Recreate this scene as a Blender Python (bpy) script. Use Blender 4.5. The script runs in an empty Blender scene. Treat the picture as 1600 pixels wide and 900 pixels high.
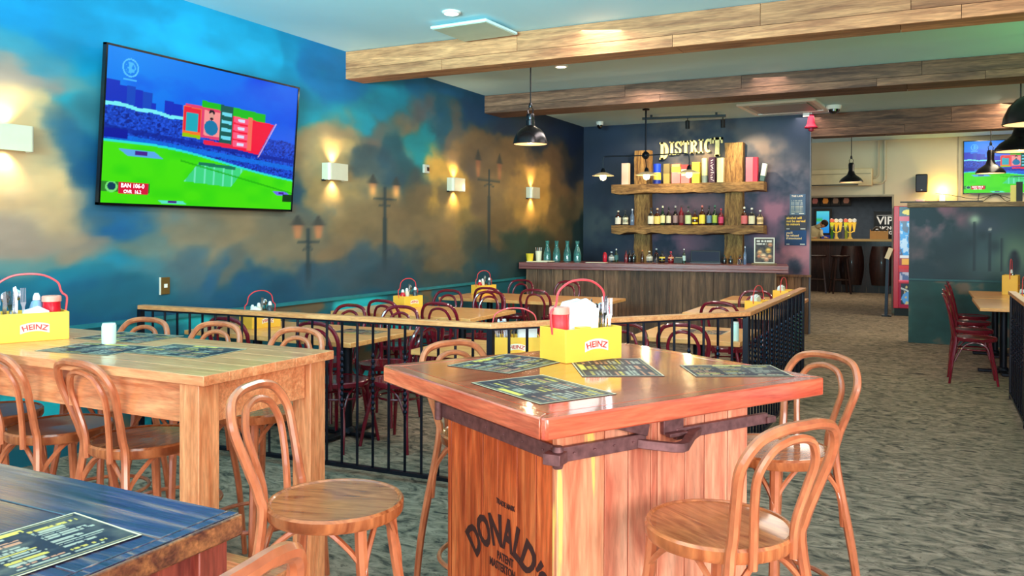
import bpy, math, random
import numpy as np
from mathutils import Vector, Matrix, Euler
random.seed(7)
SC = bpy.context.scene
COL = SC.collection
PI = math.pi
R_ = math.radians

# ---------------------------------------------------------------- colour helpers
def lin(c):
    c = np.asarray(c, float) / 255.0
    return np.where(c <= 0.04045, c / 12.92, ((c + 0.055) / 1.055) ** 2.4)
def L4(c):
    v = lin(c); return (float(v[0]), float(v[1]), float(v[2]), 1.0)

# ---------------------------------------------------------------- mesh builder
class MB:
    def __init__(s):
        s.v = []; s.f = []; s.m = []
    def add(s, vs, fs, m=0):
        o = len(s.v); s.v += [tuple(p) for p in vs]
        s.f += [tuple(o + i for i in f) for f in fs]; s.m += [m] * len(fs)
        return s
    def box(s, cx, cy, cz, sx, sy, sz, rz=0.0, m=0, rx=0.0, ry=0.0):
        M = Euler((rx, ry, rz)).to_matrix(); vs = []
        for a in (-.5, .5):
            for b in (-.5, .5):
                for c in (-.5, .5):
                    p = M @ Vector((a * sx, b * sy, c * sz)); vs.append((p.x + cx, p.y + cy, p.z + cz))
        return s.add(vs, [(0, 1, 3, 2), (4, 6, 7, 5), (0, 4, 5, 1), (2, 3, 7, 6), (0, 2, 6, 4), (1, 5, 7, 3)], m)
    def bx(s, x0, x1, y0, y1, z0, z1, m=0):
        return s.box((x0 + x1) / 2, (y0 + y1) / 2, (z0 + z1) / 2, abs(x1 - x0), abs(y1 - y0), abs(z1 - z0), m=m)
    def prism(s, poly, z0, z1, m=0, axis='z'):
        n = len(poly)
        def P(a, b, z):
            return (a, b, z) if axis == 'z' else ((a, z, b) if axis == 'y' else (z, a, b))
        vs = [P(a, b, z0) for a, b in poly] + [P(a, b, z1) for a, b in poly]
        fs = [tuple(range(n))[::-1], tuple(range(n, 2 * n))] + [(i, (i + 1) % n, n + (i + 1) % n, n + i) for i in range(n)]
        return s.add(vs, fs, m)
    def tube(s, pts, r, n=8, m=0, closed=False, caps=True):
        P = [Vector(p) for p in pts]; k = len(P)
        rs = list(r) if hasattr(r, '__len__') else [r] * k
        T = []
        for i in range(k):
            if closed: t = P[(i + 1) % k] - P[i - 1]
            else: t = P[min(i + 1, k - 1)] - P[max(i - 1, 0)]
            T.append(t.normalized() if t.length > 1e-9 else Vector((0, 0, 1)))
        u = T[0].orthogonal().normalized(); vs = []
        for i in range(k):
            u = (u - T[i] * u.dot(T[i])).normalized(); w = T[i].cross(u)
            for j in range(n):
                a = 2 * PI * j / n
                vs.append(P[i] + (u * math.cos(a) + w * math.sin(a)) * rs[i])
        fs = []
        for i in range(k if closed else k - 1):
            a = i * n; b = ((i + 1) % k) * n
            for j in range(n):
                fs.append((a + j, a + (j + 1) % n, b + (j + 1) % n, b + j))
        if caps and not closed:
            fs.append(tuple(range(n))[::-1]); fs.append(tuple((k - 1) * n + j for j in range(n)))
        return s.add(vs, fs, m)
    def lathe(s, prof, n=16, c=(0, 0, 0), m=0, sq=None, end=True):
        vs = []; fs = []
        for r, z in prof:
            for j in range(n):
                a = 2 * PI * (j + .5) / n
                q = 1.0
                if sq: q = 1 / max(abs(math.cos(a)), abs(math.sin(a))) ** sq
                vs.append((c[0] + r * q * math.cos(a), c[1] + r * q * math.sin(a), c[2] + z))
        k = len(prof)
        for i in range(k - 1):
            for j in range(n):
                fs.append((i * n + j, i * n + (j + 1) % n, (i + 1) * n + (j + 1) % n, (i + 1) * n + j))
        if prof[0][0] > 1e-4: fs.append(tuple(range(n))[::-1])
        if end and prof[-1][0] > 1e-4: fs.append(tuple((k - 1) * n + j for j in range(n)))
        return s.add(vs, fs, m)
    def text(s, body, size, o, X, Y, ex=0.0, off=0.0, m=0, arc=None, align='CENTER', sx=1.0):
        vs, fs = glyphs(body, size, ex, off, align)
        o = Vector(o); X = Vector(X).normalized(); Y = Vector(Y).normalized(); N = X.cross(Y); out = []
        for x, y, z in vs:
            x *= sx
            if arc:
                a = x / arc; x, y = math.sin(a) * (arc + y), math.cos(a) * (arc + y) - arc
            out.append(o + X * x + Y * y + N * z)
        return s.add(out, fs, m)
    def build(s, name, mats, parent=None, smooth=True, bevel=0.0, ang=0.7, loc=None):
        me = bpy.data.meshes.new(name); me.from_pydata(s.v, [], s.f)
        ms = mats if isinstance(mats, (list, tuple)) else [mats]
        for mm in ms: me.materials.append(mm)
        if len(ms) > 1: me.polygons.foreach_set('material_index', s.m)
        me.update()
        if smooth:
            me.polygons.foreach_set('use_smooth', [True] * len(me.polygons)); me.set_sharp_from_angle(angle=ang)
        o = bpy.data.objects.new(name, me); COL.objects.link(o)
        if parent: o.parent = parent
        if loc: o.location = loc
        if bevel:
            b = o.modifiers.new('Bevel', 'BEVEL'); b.width = bevel; b.segments = 2; b.limit_method = 'ANGLE'; b.angle_limit = R_(40)
        return o

_G = {}
def glyphs(body, size, ex, off, align):
    k = (body, size, ex, off, align)
    if k not in _G:
        cu = bpy.data.curves.new('tx', 'FONT'); cu.body = body; cu.size = size; cu.extrude = ex; cu.offset = off
        cu.align_x = align; cu.resolution_u = 3; cu.space_line = .95
        ob = bpy.data.objects.new('tx', cu); me = ob.to_mesh()
        _G[k] = ([tuple(v.co) for v in me.vertices], [tuple(p.vertices) for p in me.polygons])
        ob.to_mesh_clear(); bpy.data.objects.remove(ob); bpy.data.curves.remove(cu)
    return _G[k]

def spline(pts, n=6, closed=False):
    P = [Vector(p) for p in pts]; k = len(P); out = []
    for i in range(k if closed else k - 1):
        if closed: a, b, c, d = P[i - 1], P[i], P[(i + 1) % k], P[(i + 2) % k]
        else: a, b, c, d = P[max(i - 1, 0)], P[i], P[i + 1], P[min(i + 2, k - 1)]
        for j in range(n):
            t = j / n
            out.append(.5 * ((2 * b) + (c - a) * t + (2 * a - 5 * b + 4 * c - d) * t * t + (3 * b - a - 3 * c + d) * t ** 3))
    if not closed: out.append(P[-1])
    return out
def ring(r, z, n=24, c=(0, 0)):
    return [(c[0] + r * math.cos(2 * PI * i / n), c[1] + r * math.sin(2 * PI * i / n), z) for i in range(n)]

# ---------------------------------------------------------------- object helpers
def tag(o, label=None, cat=None, group=None, kind=None):
    if label: o['label'] = label
    if cat: o['category'] = cat
    if group: o['group'] = group
    if kind: o['kind'] = kind
    return o
def thing(name, label, cat, loc=(0, 0, 0), rz=0.0, group=None):
    o = bpy.data.objects.new(name, None); COL.objects.link(o); o.empty_display_size = .1
    o.location = loc; o.rotation_euler = (0, 0, rz)
    return tag(o, label, cat, group)
def struct(name, mb, m, **k):
    o = mb.build(name, m, **k); o['kind'] = 'structure'; return o
def dup(root, loc, rz=0.0, label=None, group=None):
    def cp(o, par):
        c = o.copy(); COL.objects.link(c)
        if par: c.parent = par
        for ch in [x for x in bpy.data.objects if x.parent == o]: cp(ch, c)
        return c
    c = cp(root, None); c.location = loc; c.rotation_euler = (0, 0, rz)
    if label: c['label'] = label
    if group: c['group'] = group
    return c

# ---------------------------------------------------------------- materials
def newmat(name):
    m = bpy.data.materials.new(name); m.use_nodes = True; nt = m.node_tree
    return m, nt, nt.nodes['Principled BSDF']
def setp(b, rough=.5, metal=0, coat=0, spec=.5, trans=0, ior=1.45, sheen=0):
    b.inputs['Roughness'].default_value = rough; b.inputs['Metallic'].default_value = metal
    b.inputs['Coat Weight'].default_value = coat; b.inputs['Coat Roughness'].default_value = .08
    b.inputs['Specular IOR Level'].default_value = spec; b.inputs['Transmission Weight'].default_value = trans
    b.inputs['IOR'].default_value = ior
def mat(name, c, rough=.5, metal=0, coat=0, spec=.5, trans=0, var=.12, scale=8, emis=0):
    m, nt, b = newmat(name); setp(b, rough, metal, coat, spec, trans)
    N = nt.nodes; K = nt.links
    tc = N.new('ShaderNodeTexCoord'); no = N.new('ShaderNodeTexNoise'); no.inputs['Scale'].default_value = scale
    no.inputs['Detail'].default_value = 3
    rp = N.new('ShaderNodeValToRGB'); l = L4(c)
    rp.color_ramp.elements[0].color = tuple(x * (1 - var) for x in l[:3]) + (1,)
    rp.color_ramp.elements[1].color = tuple(min(1, x * (1 + var)) for x in l[:3]) + (1,)
    rp.color_ramp.elements[0].position = .3; rp.color_ramp.elements[1].position = .7
    K.new(tc.outputs['Object'], no.inputs['Vector']); K.new(no.outputs['Fac'], rp.inputs['Fac'])
    K.new(rp.outputs['Color'], b.inputs['Base Color'])
    if emis:
        K.new(rp.outputs['Color'], b.inputs['Emission Color']); b.inputs['Emission Strength'].default_value = emis
    return m
def glow(name, c, s):
    m = mat(name, c, var=.02); b = m.node_tree.nodes['Principled BSDF']
    b.inputs['Emission Color'].default_value = L4(c); b.inputs['Emission Strength'].default_value = s; return m
def wood(name, c1, c2, grain=(1, 12, 12), scale=2.2, rough=.45, coat=0, isl=.35, dist=1.2, c3=None, streak=.35, bump=.12, obj=0):
    m, nt, b = newmat(name); setp(b, rough, 0, coat); N = nt.nodes; K = nt.links
    tc = N.new('ShaderNodeTexCoord'); geo = N.new('ShaderNodeNewGeometry')
    off = N.new('ShaderNodeVectorMath'); off.operation = 'SCALE'; off.inputs[0].default_value = (17, 31, 23)
    K.new(geo.outputs['Random Per Island'], off.inputs['Scale'])
    ad = N.new('ShaderNodeVectorMath'); ad.operation = 'ADD'
    mp = N.new('ShaderNodeMapping'); mp.inputs['Scale'].default_value = grain
    K.new(tc.outputs['Object'], mp.inputs['Vector']); K.new(mp.outputs[0], ad.inputs[0]); K.new(off.outputs[0], ad.inputs[1])
    n1 = N.new('ShaderNodeTexNoise'); n1.inputs['Scale'].default_value = scale; n1.inputs['Detail'].default_value = 5
    n1.inputs['Distortion'].default_value = dist; K.new(ad.outputs[0], n1.inputs['Vector'])
    n2 = N.new('ShaderNodeTexNoise'); n2.inputs['Scale'].default_value = scale * 6; n2.inputs['Detail'].default_value = 4
    n2.inputs['Distortion'].default_value = .4; K.new(ad.outputs[0], n2.inputs['Vector'])
    r1 = N.new('ShaderNodeValToRGB'); r1.color_ramp.elements[0].position = .32; r1.color_ramp.elements[1].position = .68
    r1.color_ramp.elements[0].color = L4(c1); r1.color_ramp.elements[1].color = L4(c2)
    if c3: e = r1.color_ramp.elements.new(.5); e.color = L4(c3)
    K.new(n1.outputs['Fac'], r1.inputs['Fac'])
    mr = N.new('ShaderNodeMapRange'); mr.inputs['From Min'].default_value = .35; mr.inputs['From Max'].default_value = .65
    mr.inputs['To Min'].default_value = 1 - streak; mr.inputs['To Max'].default_value = 1.08; K.new(n2.outputs['Fac'], mr.inputs['Value'])
    m2 = N.new('ShaderNodeMapRange'); m2.inputs['To Min'].default_value = 1 - isl; m2.inputs['To Max'].default_value = 1 + isl * .5
    K.new(geo.outputs['Random Per Island'], m2.inputs['Value'])
    if obj:
        oi = N.new('ShaderNodeObjectInfo'); m2.inputs['To Min'].default_value = 1 - obj; m2.inputs['To Max'].default_value = 1.1; K.new(oi.outputs['Random'], m2.inputs['Value'])
    mu = N.new('ShaderNodeMath'); mu.operation = 'MULTIPLY'; K.new(mr.outputs[0], mu.inputs[0]); K.new(m2.outputs[0], mu.inputs[1])
    sc = N.new('ShaderNodeVectorMath'); sc.operation = 'SCALE'; K.new(r1.outputs['Color'], sc.inputs[0]); K.new(mu.outputs[0], sc.inputs['Scale'])
    K.new(sc.outputs[0], b.inputs['Base Color'])
    if bump:
        bp = N.new('ShaderNodeBump'); bp.inputs['Strength'].default_value = bump; bp.inputs['Distance'].default_value = .01
        K.new(n2.outputs['Fac'], bp.inputs['Height']); K.new(bp.outputs[0], b.inputs['Normal'])
    return m
def painted(name, rough=.6, emis=0, coat=0):
    m, nt, b = newmat(name); setp(b, rough, coat=coat); a = nt.nodes.new('ShaderNodeAttribute'); a.attribute_name = 'Col'
    if emis:
        b.inputs['Base Color'].default_value = (0, 0, 0, 1); b.inputs['Specular IOR Level'].default_value = .3
        nt.links.new(a.outputs['Color'], b.inputs['Emission Color']); b.inputs['Emission Strength'].default_value = emis
    else: nt.links.new(a.outputs['Color'], b.inputs['Base Color'])
    return m

# ---------------------------------------------------------------- painted surfaces
def vn(x, y, seed):
    rs = np.random.RandomState(seed); T = rs.rand(256, 256)
    xi = np.floor(x).astype(int); yi = np.floor(y).astype(int); fx = x - xi; fy = y - yi
    fx = fx * fx * (3 - 2 * fx); fy = fy * fy * (3 - 2 * fy); g = lambda a, b: T[a % 256, b % 256]
    return (g(xi, yi) * (1 - fx) + g(xi + 1, yi) * fx) * (1 - fy) + (g(xi, yi + 1) * (1 - fx) + g(xi + 1, yi + 1) * fx) * fy
def fbm(x, y, seed, o=4):
    s = 0; a = .5; t = 0
    for i in range(o): s = s + a * vn(x * 2 ** i, y * 2 ** i, seed + i); t += a; a *= .5
    return s / t
def blend(A, B, k):
    k = np.clip(k, 0, 1)[:, None]; return A * (1 - k) + np.asarray(B, float) * k
def inbox(U, V, u0, u1, v0, v1):
    return ((U >= u0) & (U <= u1) & (V >= v0) & (V <= v1)).astype(float)
def paint(name, o, X, Y, W, H, nx, ny, fn, m, parent=None, kind=None):
    u = np.linspace(0, 1, nx + 1); v = np.linspace(0, 1, ny + 1); U, V = np.meshgrid(u, v); U = U.ravel(); V = V.ravel()
    X = np.array(Vector(X).normalized()); Y = np.array(Vector(Y).normalized())
    P = np.array(o)[None] + np.outer(U * W, X) + np.outer(V * H, Y)
    i = np.arange(ny)[:, None] * (nx + 1) + np.arange(nx)[None]; i = i.ravel()
    F = np.stack([i, i + 1, i + nx + 2, i + nx + 1], 1)
    me = bpy.data.meshes.new(name); me.vertices.add(len(P)); me.vertices.foreach_set('co', P.ravel())
    me.loops.add(F.size); me.loops.foreach_set('vertex_index', F.ravel()); me.polygons.add(len(F))
    me.polygons.foreach_set('loop_start', np.arange(len(F)) * 4); me.update(calc_edges=True); me.validate()
    C = np.clip(np.asarray(fn(U, V), float), 0, 255); a = me.color_attributes.new('Col', 'FLOAT_COLOR', 'POINT')
    D = np.ones((len(P), 4)); D[:, :3] = lin(C); a.data.foreach_set('color', D.ravel().astype(np.float32))
    me.materials.append(m); ob = bpy.data.objects.new(name, me); COL.objects.link(ob)
    if parent: ob.parent = parent
    if kind: ob['kind'] = kind
    return ob

M = {}
M['stool'] = wood('stool_wood', (166, 86, 52), (216, 132, 88), (2, 2, 1), 3, .28, .5, isl=.0, streak=.15, bump=.02)
M['stoolseat'] = wood('stool_seat_wood', (144, 72, 38), (212, 128, 76), (14, 2.2, 2), 1.6, .25, .6, isl=0, dist=1.6, streak=.15, bump=0, obj=.30)
M['burg'] = mat('burgundy_lacquer', (112, 14, 34), .22, coat=.7, var=.25)
M['pine'] = wood('honey_oak', (214, 126, 78), (246, 172, 118), (1.2, 9, 9), 2.5, .3, .35, isl=.12, dist=1.6, streak=.18, bump=.04)
M['pinev'] = wood('honey_oak_upright', (216, 130, 80), (248, 176, 120), (9, 9, 1.2), 2.5, .4, .2, isl=.1, dist=1.6, streak=.18, bump=.04)
M['top'] = wood('pale_table_wood', (230, 152, 84), (248, 184, 114), (2, 9, 9), 2, .3, .3, isl=.05, streak=.1, bump=.02)
M['red'] = wood('red_brown_timber', (186, 70, 48), (232, 120, 84), (1, 10, 10), 2.2, .16, .9, isl=.15, dist=1.5, streak=.18, bump=.03)
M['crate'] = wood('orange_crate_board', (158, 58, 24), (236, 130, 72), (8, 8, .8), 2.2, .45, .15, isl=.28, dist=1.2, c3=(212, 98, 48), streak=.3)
M['dark'] = wood('dark_stained_timber', (44, 32, 48), (150, 116, 94), (1, 11, 11), 1.8, .22, .5, isl=.3, dist=2.2, c3=(58, 48, 84), streak=.45, bump=.15)
M['darkrim'] = wood('worn_edge_timber', (84, 40, 36), (176, 112, 66), (1, 10, 10), 3, .4, .2, isl=.2, streak=.4)
M['darkleg'] = wood('red_stained_leg', (110, 40, 34), (176, 84, 62), (9, 9, 1), 3, .4, .2, isl=.2, streak=.3)
M['beam1'] = wood('reclaimed_oak_beam', (160, 100, 64), (218, 150, 100), (.7, 8, 8), 2, .7, isl=.3, dist=.8, streak=.3, bump=.4)
M['beam2'] = wood('reclaimed_dark_beam', (92, 60, 46), (152, 106, 80), (.7, 8, 8), 2, .7, isl=.4, dist=.8, streak=.4, bump=.4)
M['rail'] = wood('handrail_wood', (214, 132, 76), (242, 172, 112), (2, 9, 9), 2, .35, .3, isl=.1, streak=.15, bump=.02)
M['bartop'] = wood('oxblood_bar_top', (108, 46, 48), (148, 76, 66), (1, 9, 9), 2, .3, .4, isl=.1, streak=.2)
M['barfront'] = wood('weathered_bar_boards', (88, 58, 40), (144, 102, 72), (9, 9, .7), 2, .65, isl=.55, dist=.7, streak=.35, bump=.3)
M['sleeper'] = wood('sleeper_timber', (110, 74, 42), (190, 142, 84), (1, 9, 9), 2.4, .7, isl=.15, dist=1.2, streak=.45, bump=.5)
M['sleeperv'] = wood('sleeper_timber_upright', (120, 80, 42), (206, 156, 88), (9, 9, 1), 2.4, .7, isl=.15, dist=1.2, streak=.45, bump=.5)
M['ledge'] = wood('ledge_timber', (120, 92, 62), (186, 150, 104), (1, 8, 8), 3, .6, isl=.2, streak=.3)
M['bdark'] = wood('dark_brown_timber', (32, 18, 20), (62, 34, 30), (8, 8, 1), 2.4, .4, .2, isl=.3)
M['iron'] = mat('black_iron', (18, 24, 34), .4, .6, var=.2)
M['balu'] = mat('black_painted_steel', (14, 20, 34), .35, .3, var=.15)
M['rust'] = mat('rusty_iron_band', (128, 92, 92), .5, .55, var=.3, scale=40)
M['pend'] = mat('gunmetal_enamel', (58, 56, 60), .25, .85, var=.2)
M['pendb'] = mat('black_enamel', (22, 20, 24), .25, .4, var=.2)
M['shadein'] = glow('warm_lamp_inside', (255, 205, 140), 1.6)
M['bulb'] = glow('lit_bulb', (255, 226, 150), 9)
M['white'] = mat('white_paint', (236, 236, 230), .45, var=.03)
M['ivory'] = mat('ivory_ceramic', (216, 206, 180), .2, coat=.5, var=.03)
M['yellow'] = mat('yellow_card', (254, 194, 66), .5, var=.04)
M['redplastic'] = mat('red_plastic', (206, 40, 50), .3, coat=.3, var=.08)
M['pinkh'] = mat('red_wire_handle', (226, 66, 72), .35, coat=.3, var=.05)
M['cream'] = mat('cream_paper', (250, 244, 214), .6, var=.03)
M['tissue'] = mat('white_tissue', (244, 250, 252), .8, var=.02)
M['steel'] = mat('bright_steel', (190, 200, 210), .2, 1, var=.1)
M['black'] = mat('matt_black', (14, 14, 18), .5, var=.1)
M['screenb'] = mat('black_gloss', (8, 8, 14), .15, coat=.5, var=.1)
M['paint'] = painted('painted_art', .55)
M['card'] = painted('printed_card', .5); M['card'].node_tree.nodes['Principled BSDF'].inputs['Specular IOR Level'].default_value = .22
M['tv'] = painted('lit_screen', .3, emis=1.0)
M['gold'] = mat('cream_letters', (246, 226, 150), .5, var=.1)

def glass(name, c, rough=.05):
    m, nt, b = newmat(name); setp(b, rough, trans=1, ior=1.4); b.inputs['Base Color'].default_value = L4(c); return m
M['gteal'] = mat('teal_glass', (120, 200, 196), .08, trans=.75, coat=.6); M['gclear'] = glass('clear_glass', (235, 240, 240))
M['gamber'] = mat('amber_glass', (70, 30, 14), .1, coat=.8); M['gdark'] = mat('dark_bottle_glass', (22, 20, 24), .1, coat=.8)
M['ggreen'] = mat('green_bottle_glass', (20, 50, 34), .1, coat=.8); M['gblue'] = mat('blue_grey_glass', (90, 110, 140), .1, coat=.8)
M['gred'] = mat('red_spirit_glass', (120, 20, 34), .1, coat=.8)
_C = {}
def cm(c, rough=.5, emis=0):
    k = (tuple(c), rough, emis)
    if k not in _C: _C[k] = mat('paint_%02x%02x%02x' % tuple(c), c, rough, var=.05, emis=emis)
    return _C[k]

# ================================================================ SETTING
def carpet():
    m, nt, b = newmat('mottled_carpet'); setp(b, .95, spec=.15); N = nt.nodes; K = nt.links
    tc = N.new('ShaderNodeTexCoord')
    mp = N.new('ShaderNodeMapping'); mp.inputs['Scale'].default_value = (1.0, 1.9, 1); mp.inputs['Rotation'].default_value = (0, 0, .35)
    K.new(tc.outputs['Object'], mp.inputs['Vector'])
    n = N.new('ShaderNodeTexNoise'); n.inputs['Scale'].default_value = 5; n.inputs['Detail'].default_value = 5; n.inputs['Distortion'].default_value = 2.6
    K.new(mp.outputs[0], n.inputs['Vector'])
    r = N.new('ShaderNodeValToRGB'); e = r.color_ramp.elements
    e[0].position = .28; e[0].color = L4((66, 62, 58)); e[1].position = .66; e[1].color = L4((170, 150, 130))
    x = e.new(.44); x.color = L4((126, 114, 98)); x = e.new(.36); x.color = L4((92, 86, 76))
    K.new(n.outputs['Fac'], r.inputs['Fac'])
    n3 = N.new('ShaderNodeTexNoise'); n3.inputs['Scale'].default_value = 9; n3.inputs['Detail'].default_value = 2; n3.inputs['Distortion'].default_value = 4
    K.new(mp.outputs[0], n3.inputs['Vector'])
    r3 = N.new('ShaderNodeValToRGB'); r3.color_ramp.elements[0].position = .345; r3.color_ramp.elements[1].position = .40
    r3.color_ramp.elements[0].color = (.3, .29, .32, 1); r3.color_ramp.elements[1].color = (1, 1, 1, 1); K.new(n3.outputs['Fac'], r3.inputs['Fac'])
    mx = N.new('ShaderNodeMix'); mx.data_type = 'RGBA'; mx.blend_type = 'MULTIPLY'; mx.inputs[0].default_value = .62
    K.new(r.outputs[0], mx.inputs[6]); K.new(r3.outputs[0], mx.inputs[7])
    K.new(mx.outputs[2], b.inputs['Base Color'])
    n2 = N.new('ShaderNodeTexNoise'); n2.inputs['Scale'].default_value = 300; K.new(tc.outputs['Object'], n2.inputs['Vector'])
    bp = N.new('ShaderNodeBump'); bp.inputs['Strength'].default_value = .5; bp.inputs['Distance'].default_value = .01
    K.new(n2.outputs['Fac'], bp.inputs['Height']); K.new(bp.outputs[0], b.inputs['Normal'])
    return m
ZC = 3.27
struct('floor', MB().bx(-5.3, 4.6, -2.0, 26, -.1, 0), carpet())
struct('ceiling', MB().bx(-5.3, 4.6, -2.0, 17.1, ZC, ZC + .1), mat('ceiling_cyan_cast', (192, 228, 236), .7, var=.02, scale=2))  # white ceiling, cyan cast of the light put into its colour
struct('trim_1', MB().bx(-5.07, -5.045, 0, 12.87, .835, .865), mat('dado_teal', (30, 120, 130), .5))
struct('wall_right', MB().bx(4.5, 4.6, 4.5, 17, 0, ZC), mat('wall_dark_teal', (70, 80, 80), .7))

MUR = """3.2 2.85 10 120 165|3.1 2.68 60 130 150|3.6 2.86 15 125 165|4.0 3.10 25 135 175|4.3 3.07 30 160 205|4.8 3.19 30 155 195|5.3 3.14 20 150 190|5.9 3.13 10 130 170|6.3 3.05 0 105 155|3.1 2.48 150 135 125|3.4 2.44 150 130 120|3.6 2.52 90 130 130|3.7 2.67 10 130 165|3.2 2.28 205 170 125|3.1 2.19 220 180 130|3.3 2.17 90 110 110|3.4 2.12 25 85 115|3.5 2.34 20 150 170|3.6 2.30 60 110 120|3.7 2.02 10 70 110|3.5 1.97 15 75 110|3.2 1.86 235 190 135|3.3 1.74 200 165 125|3.4 1.79 145 135 115|3.6 1.80 60 100 120|3.7 1.68 10 90 140|3.4 1.58 170 145 120|3.5 1.54 130 120 110|3.4 1.33 150 130 110|3.2 1.26 90 130 130|3.1 1.42 150 130 115|3.8 1.32 20 130 160|3.9 1.41 110 120 110|4.0 1.27 70 115 125|3.5 1.12 20 110 130|3.8 0.89 10 80 110|4.0 1.04 20 90 110|4.2 0.84 10 75 105|3.4 1.01 20 100 125|3.2 0.94 15 95 120|4.3 1.53 130 120 100|4.6 1.40 130 115 92|4.9 1.50 135 118 92|5.3 1.29 120 110 90|4.4 1.31 70 95 105|4.6 1.16 35 85 115|5.3 1.07 20 75 105|4.9 1.19 90 95 90|5.7 1.56 105 100 85|5.6 1.34 115 105 85|4.9 0.93 12 75 105|5.4 0.84 12 75 100|5.8 2.85 10 120 155|6.0 2.64 10 140 165|6.0 2.40 160 140 105|6.3 2.47 150 130 100|6.3 2.28 190 160 110|6.7 2.61 20 140 160|7.1 2.83 15 130 155|7.0 2.51 90 100 95|6.8 2.36 110 100 90|7.7 2.55 130 110 88|7.8 2.74 90 90 95|7.4 2.31 30 80 92|6.7 2.19 65 85 90|7.1 2.09 40 75 90|7.9 2.42 10 130 140|8.0 2.58 10 135 150|7.6 3.14 5 95 140|8.4 3.09 0 80 120|9.1 3.02 5 60 95|9.8 2.85 15 50 80|11.0 2.90 30 45 65|11.7 3.22 15 35 65|12.4 3.04 12 28 58|8.8 2.78 90 85 80|8.4 2.82 30 80 100|9.0 2.61 130 105 75|8.6 2.29 215 165 85|9.4 2.65 115 92 70|9.1 2.41 100 85 75|10.2 2.50 125 98 70|10.8 2.27 195 150 85|11.5 2.61 105 82 62|12.1 2.76 60 55 50|12.7 2.60 25 35 55|12.4 1.84 85 75 55|11.9 2.13 112 88 62|12.8 1.64 20 40 45|12.7 1.21 18 42 48|11.5 1.73 112 92 62|10.8 1.85 185 145 80|8.6 1.87 190 150 78|8.8 1.64 130 112 70|9.4 1.86 110 92 70|8.0 1.96 105 90 68|7.8 1.80 105 92 70|7.8 2.16 60 75 78|6.3 1.88 165 140 95|6.4 1.76 130 115 85|5.9 1.86 20 75 105|5.8 1.68 95 98 90|6.5 1.60 125 108 80|7.1 1.65 120 102 76|7.8 1.44 118 102 76|8.5 1.44 118 100 72|10.2 1.70 118 96 66|9.8 1.44 110 92 66|7.1 1.34 115 100 76|6.3 1.29 118 102 80|5.9 1.33 110 102 85|8.5 1.21 100 90 70|9.1 1.28 65 72 65|10.4 1.34 45 65 58|10.8 1.20 50 65 55|11.8 1.28 90 76 55|6.1 1.09 40 72 90|6.5 1.13 50 75 88|7.1 1.04 48 70 82|7.9 1.08 60 75 78|6.7 0.86 15 70 92|8.5 0.98 45 72 78|9.4 1.10 45 65 68|9.4 0.94 20 72 88|10.2 1.03 40 65 68|7.6 0.88 15 72 90|5.8 0.92 12 72 98"""
def mural_fn():  # samples beside the wall lamps carry their glow in the paint colour
    S = np.array([[float(a) for a in t.split()] for t in MUR.split('|')])
    posts = [(5.95, 1.40, .95, .15, .16), (7.16, 1.84, 1.05, .22, .09), (9.50, 2.18, 1.1, .31, .3)]
    def fn(U, V):
        y = U * 14.9 - 2.0; z = V * ZC
        wy = y + (fbm(y * 1.5, z * 2.0, 3, 5) - .5) * 1.3; wz = z + (fbm(y * 1.3, z * 2.6, 11, 5) - .5) * .6
        near = 0.035; W = np.zeros(len(y)); C = np.zeros((len(y), 3))
        for sy, sz, r, g, b in S:
            s = max(.45, .07 * sy)
            d = ((wy - sy) / s) ** 2 + ((wz - sz) / .30) ** 2
            w = 1 / (d + .12) ** 2.6; W += w; C += w[:, None] * np.array([r, g, b])
        C /= W[:, None]
        n = fbm(y * 2.5, z * 6, 21) - .5; C = C * (1.0 + .3 * n[:, None]); g_ = C.mean(1)[:, None]; C = g_ + (C - g_) * 1.12
        # below the dado: teal with bright and brown patches
        lo = np.array([18., 96, 112]) + np.zeros_like(C)
        k = fbm(y * 1.5, z * 4, 31, 5)
        lo = blend(lo, (30, 190, 200), (k - .52) * 8 * (y < 8)); lo = blend(lo, (110, 92, 70), (.42 - fbm(y * 2, z * 5, 41, 4)) * 9)
        C = np.where((z < .85)[:, None], lo, C)
        for py, pz, zb, hw, top in posts:
            dk = np.array([28., 52, 62])
            f = np.clip((z - zb) / .25, 0, 1) * (z < pz + .14)
            C = blend(C, dk, .85 * f * np.clip(1.6 - np.abs(y - py) / (.022 + .012 * (z < pz - .2)), 0, 1))
            C = blend(C, dk, .8 * (np.abs(y - py) < hw) * np.clip(1.5 - np.abs(z - pz) / .013, 0, 1))
            C = blend(C, dk, .6 * (np.abs(y - py) < hw * .5) * np.clip(1.5 - np.abs(z - pz + .05 + .2 * (np.abs(y - py))) / .012, 0, 1))
            for sgn in (-1, 1):
                ly = py + sgn * hw * .96; h = .13 if hw < .3 else .2
                t = (z - pz - .03) / h
                wdt = .035 + .03 * t
                C = blend(C, (168, 96, 70), .75 * ((t > 0) & (t < 1)) * np.clip(1.5 - np.abs(y - ly) / wdt, 0, 1))
                g = np.exp(-((y - ly) / .07) ** 2 - ((z - pz - .03 - h * .4) / .07) ** 2)
                C = blend(C, (255, 190, 110), g * (.9 if hw == .22 else .3))
                t2 = (z - pz - .03 - h) / (h * .75)
                C = blend(C, (52, 56, 56), .85 * ((t2 > 0) & (t2 < 1)) * np.clip(1.5 - np.abs(y - ly) / (.085 * (1 - t2) + .004), 0, 1))
        return C
    return fn
paint('wall_left', (-5.07, -2.0, 0), (0, 1, 0), (0, 0, 1), 14.9, ZC, 620, 140, mural_fn(), M['paint'], kind='structure')
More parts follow.
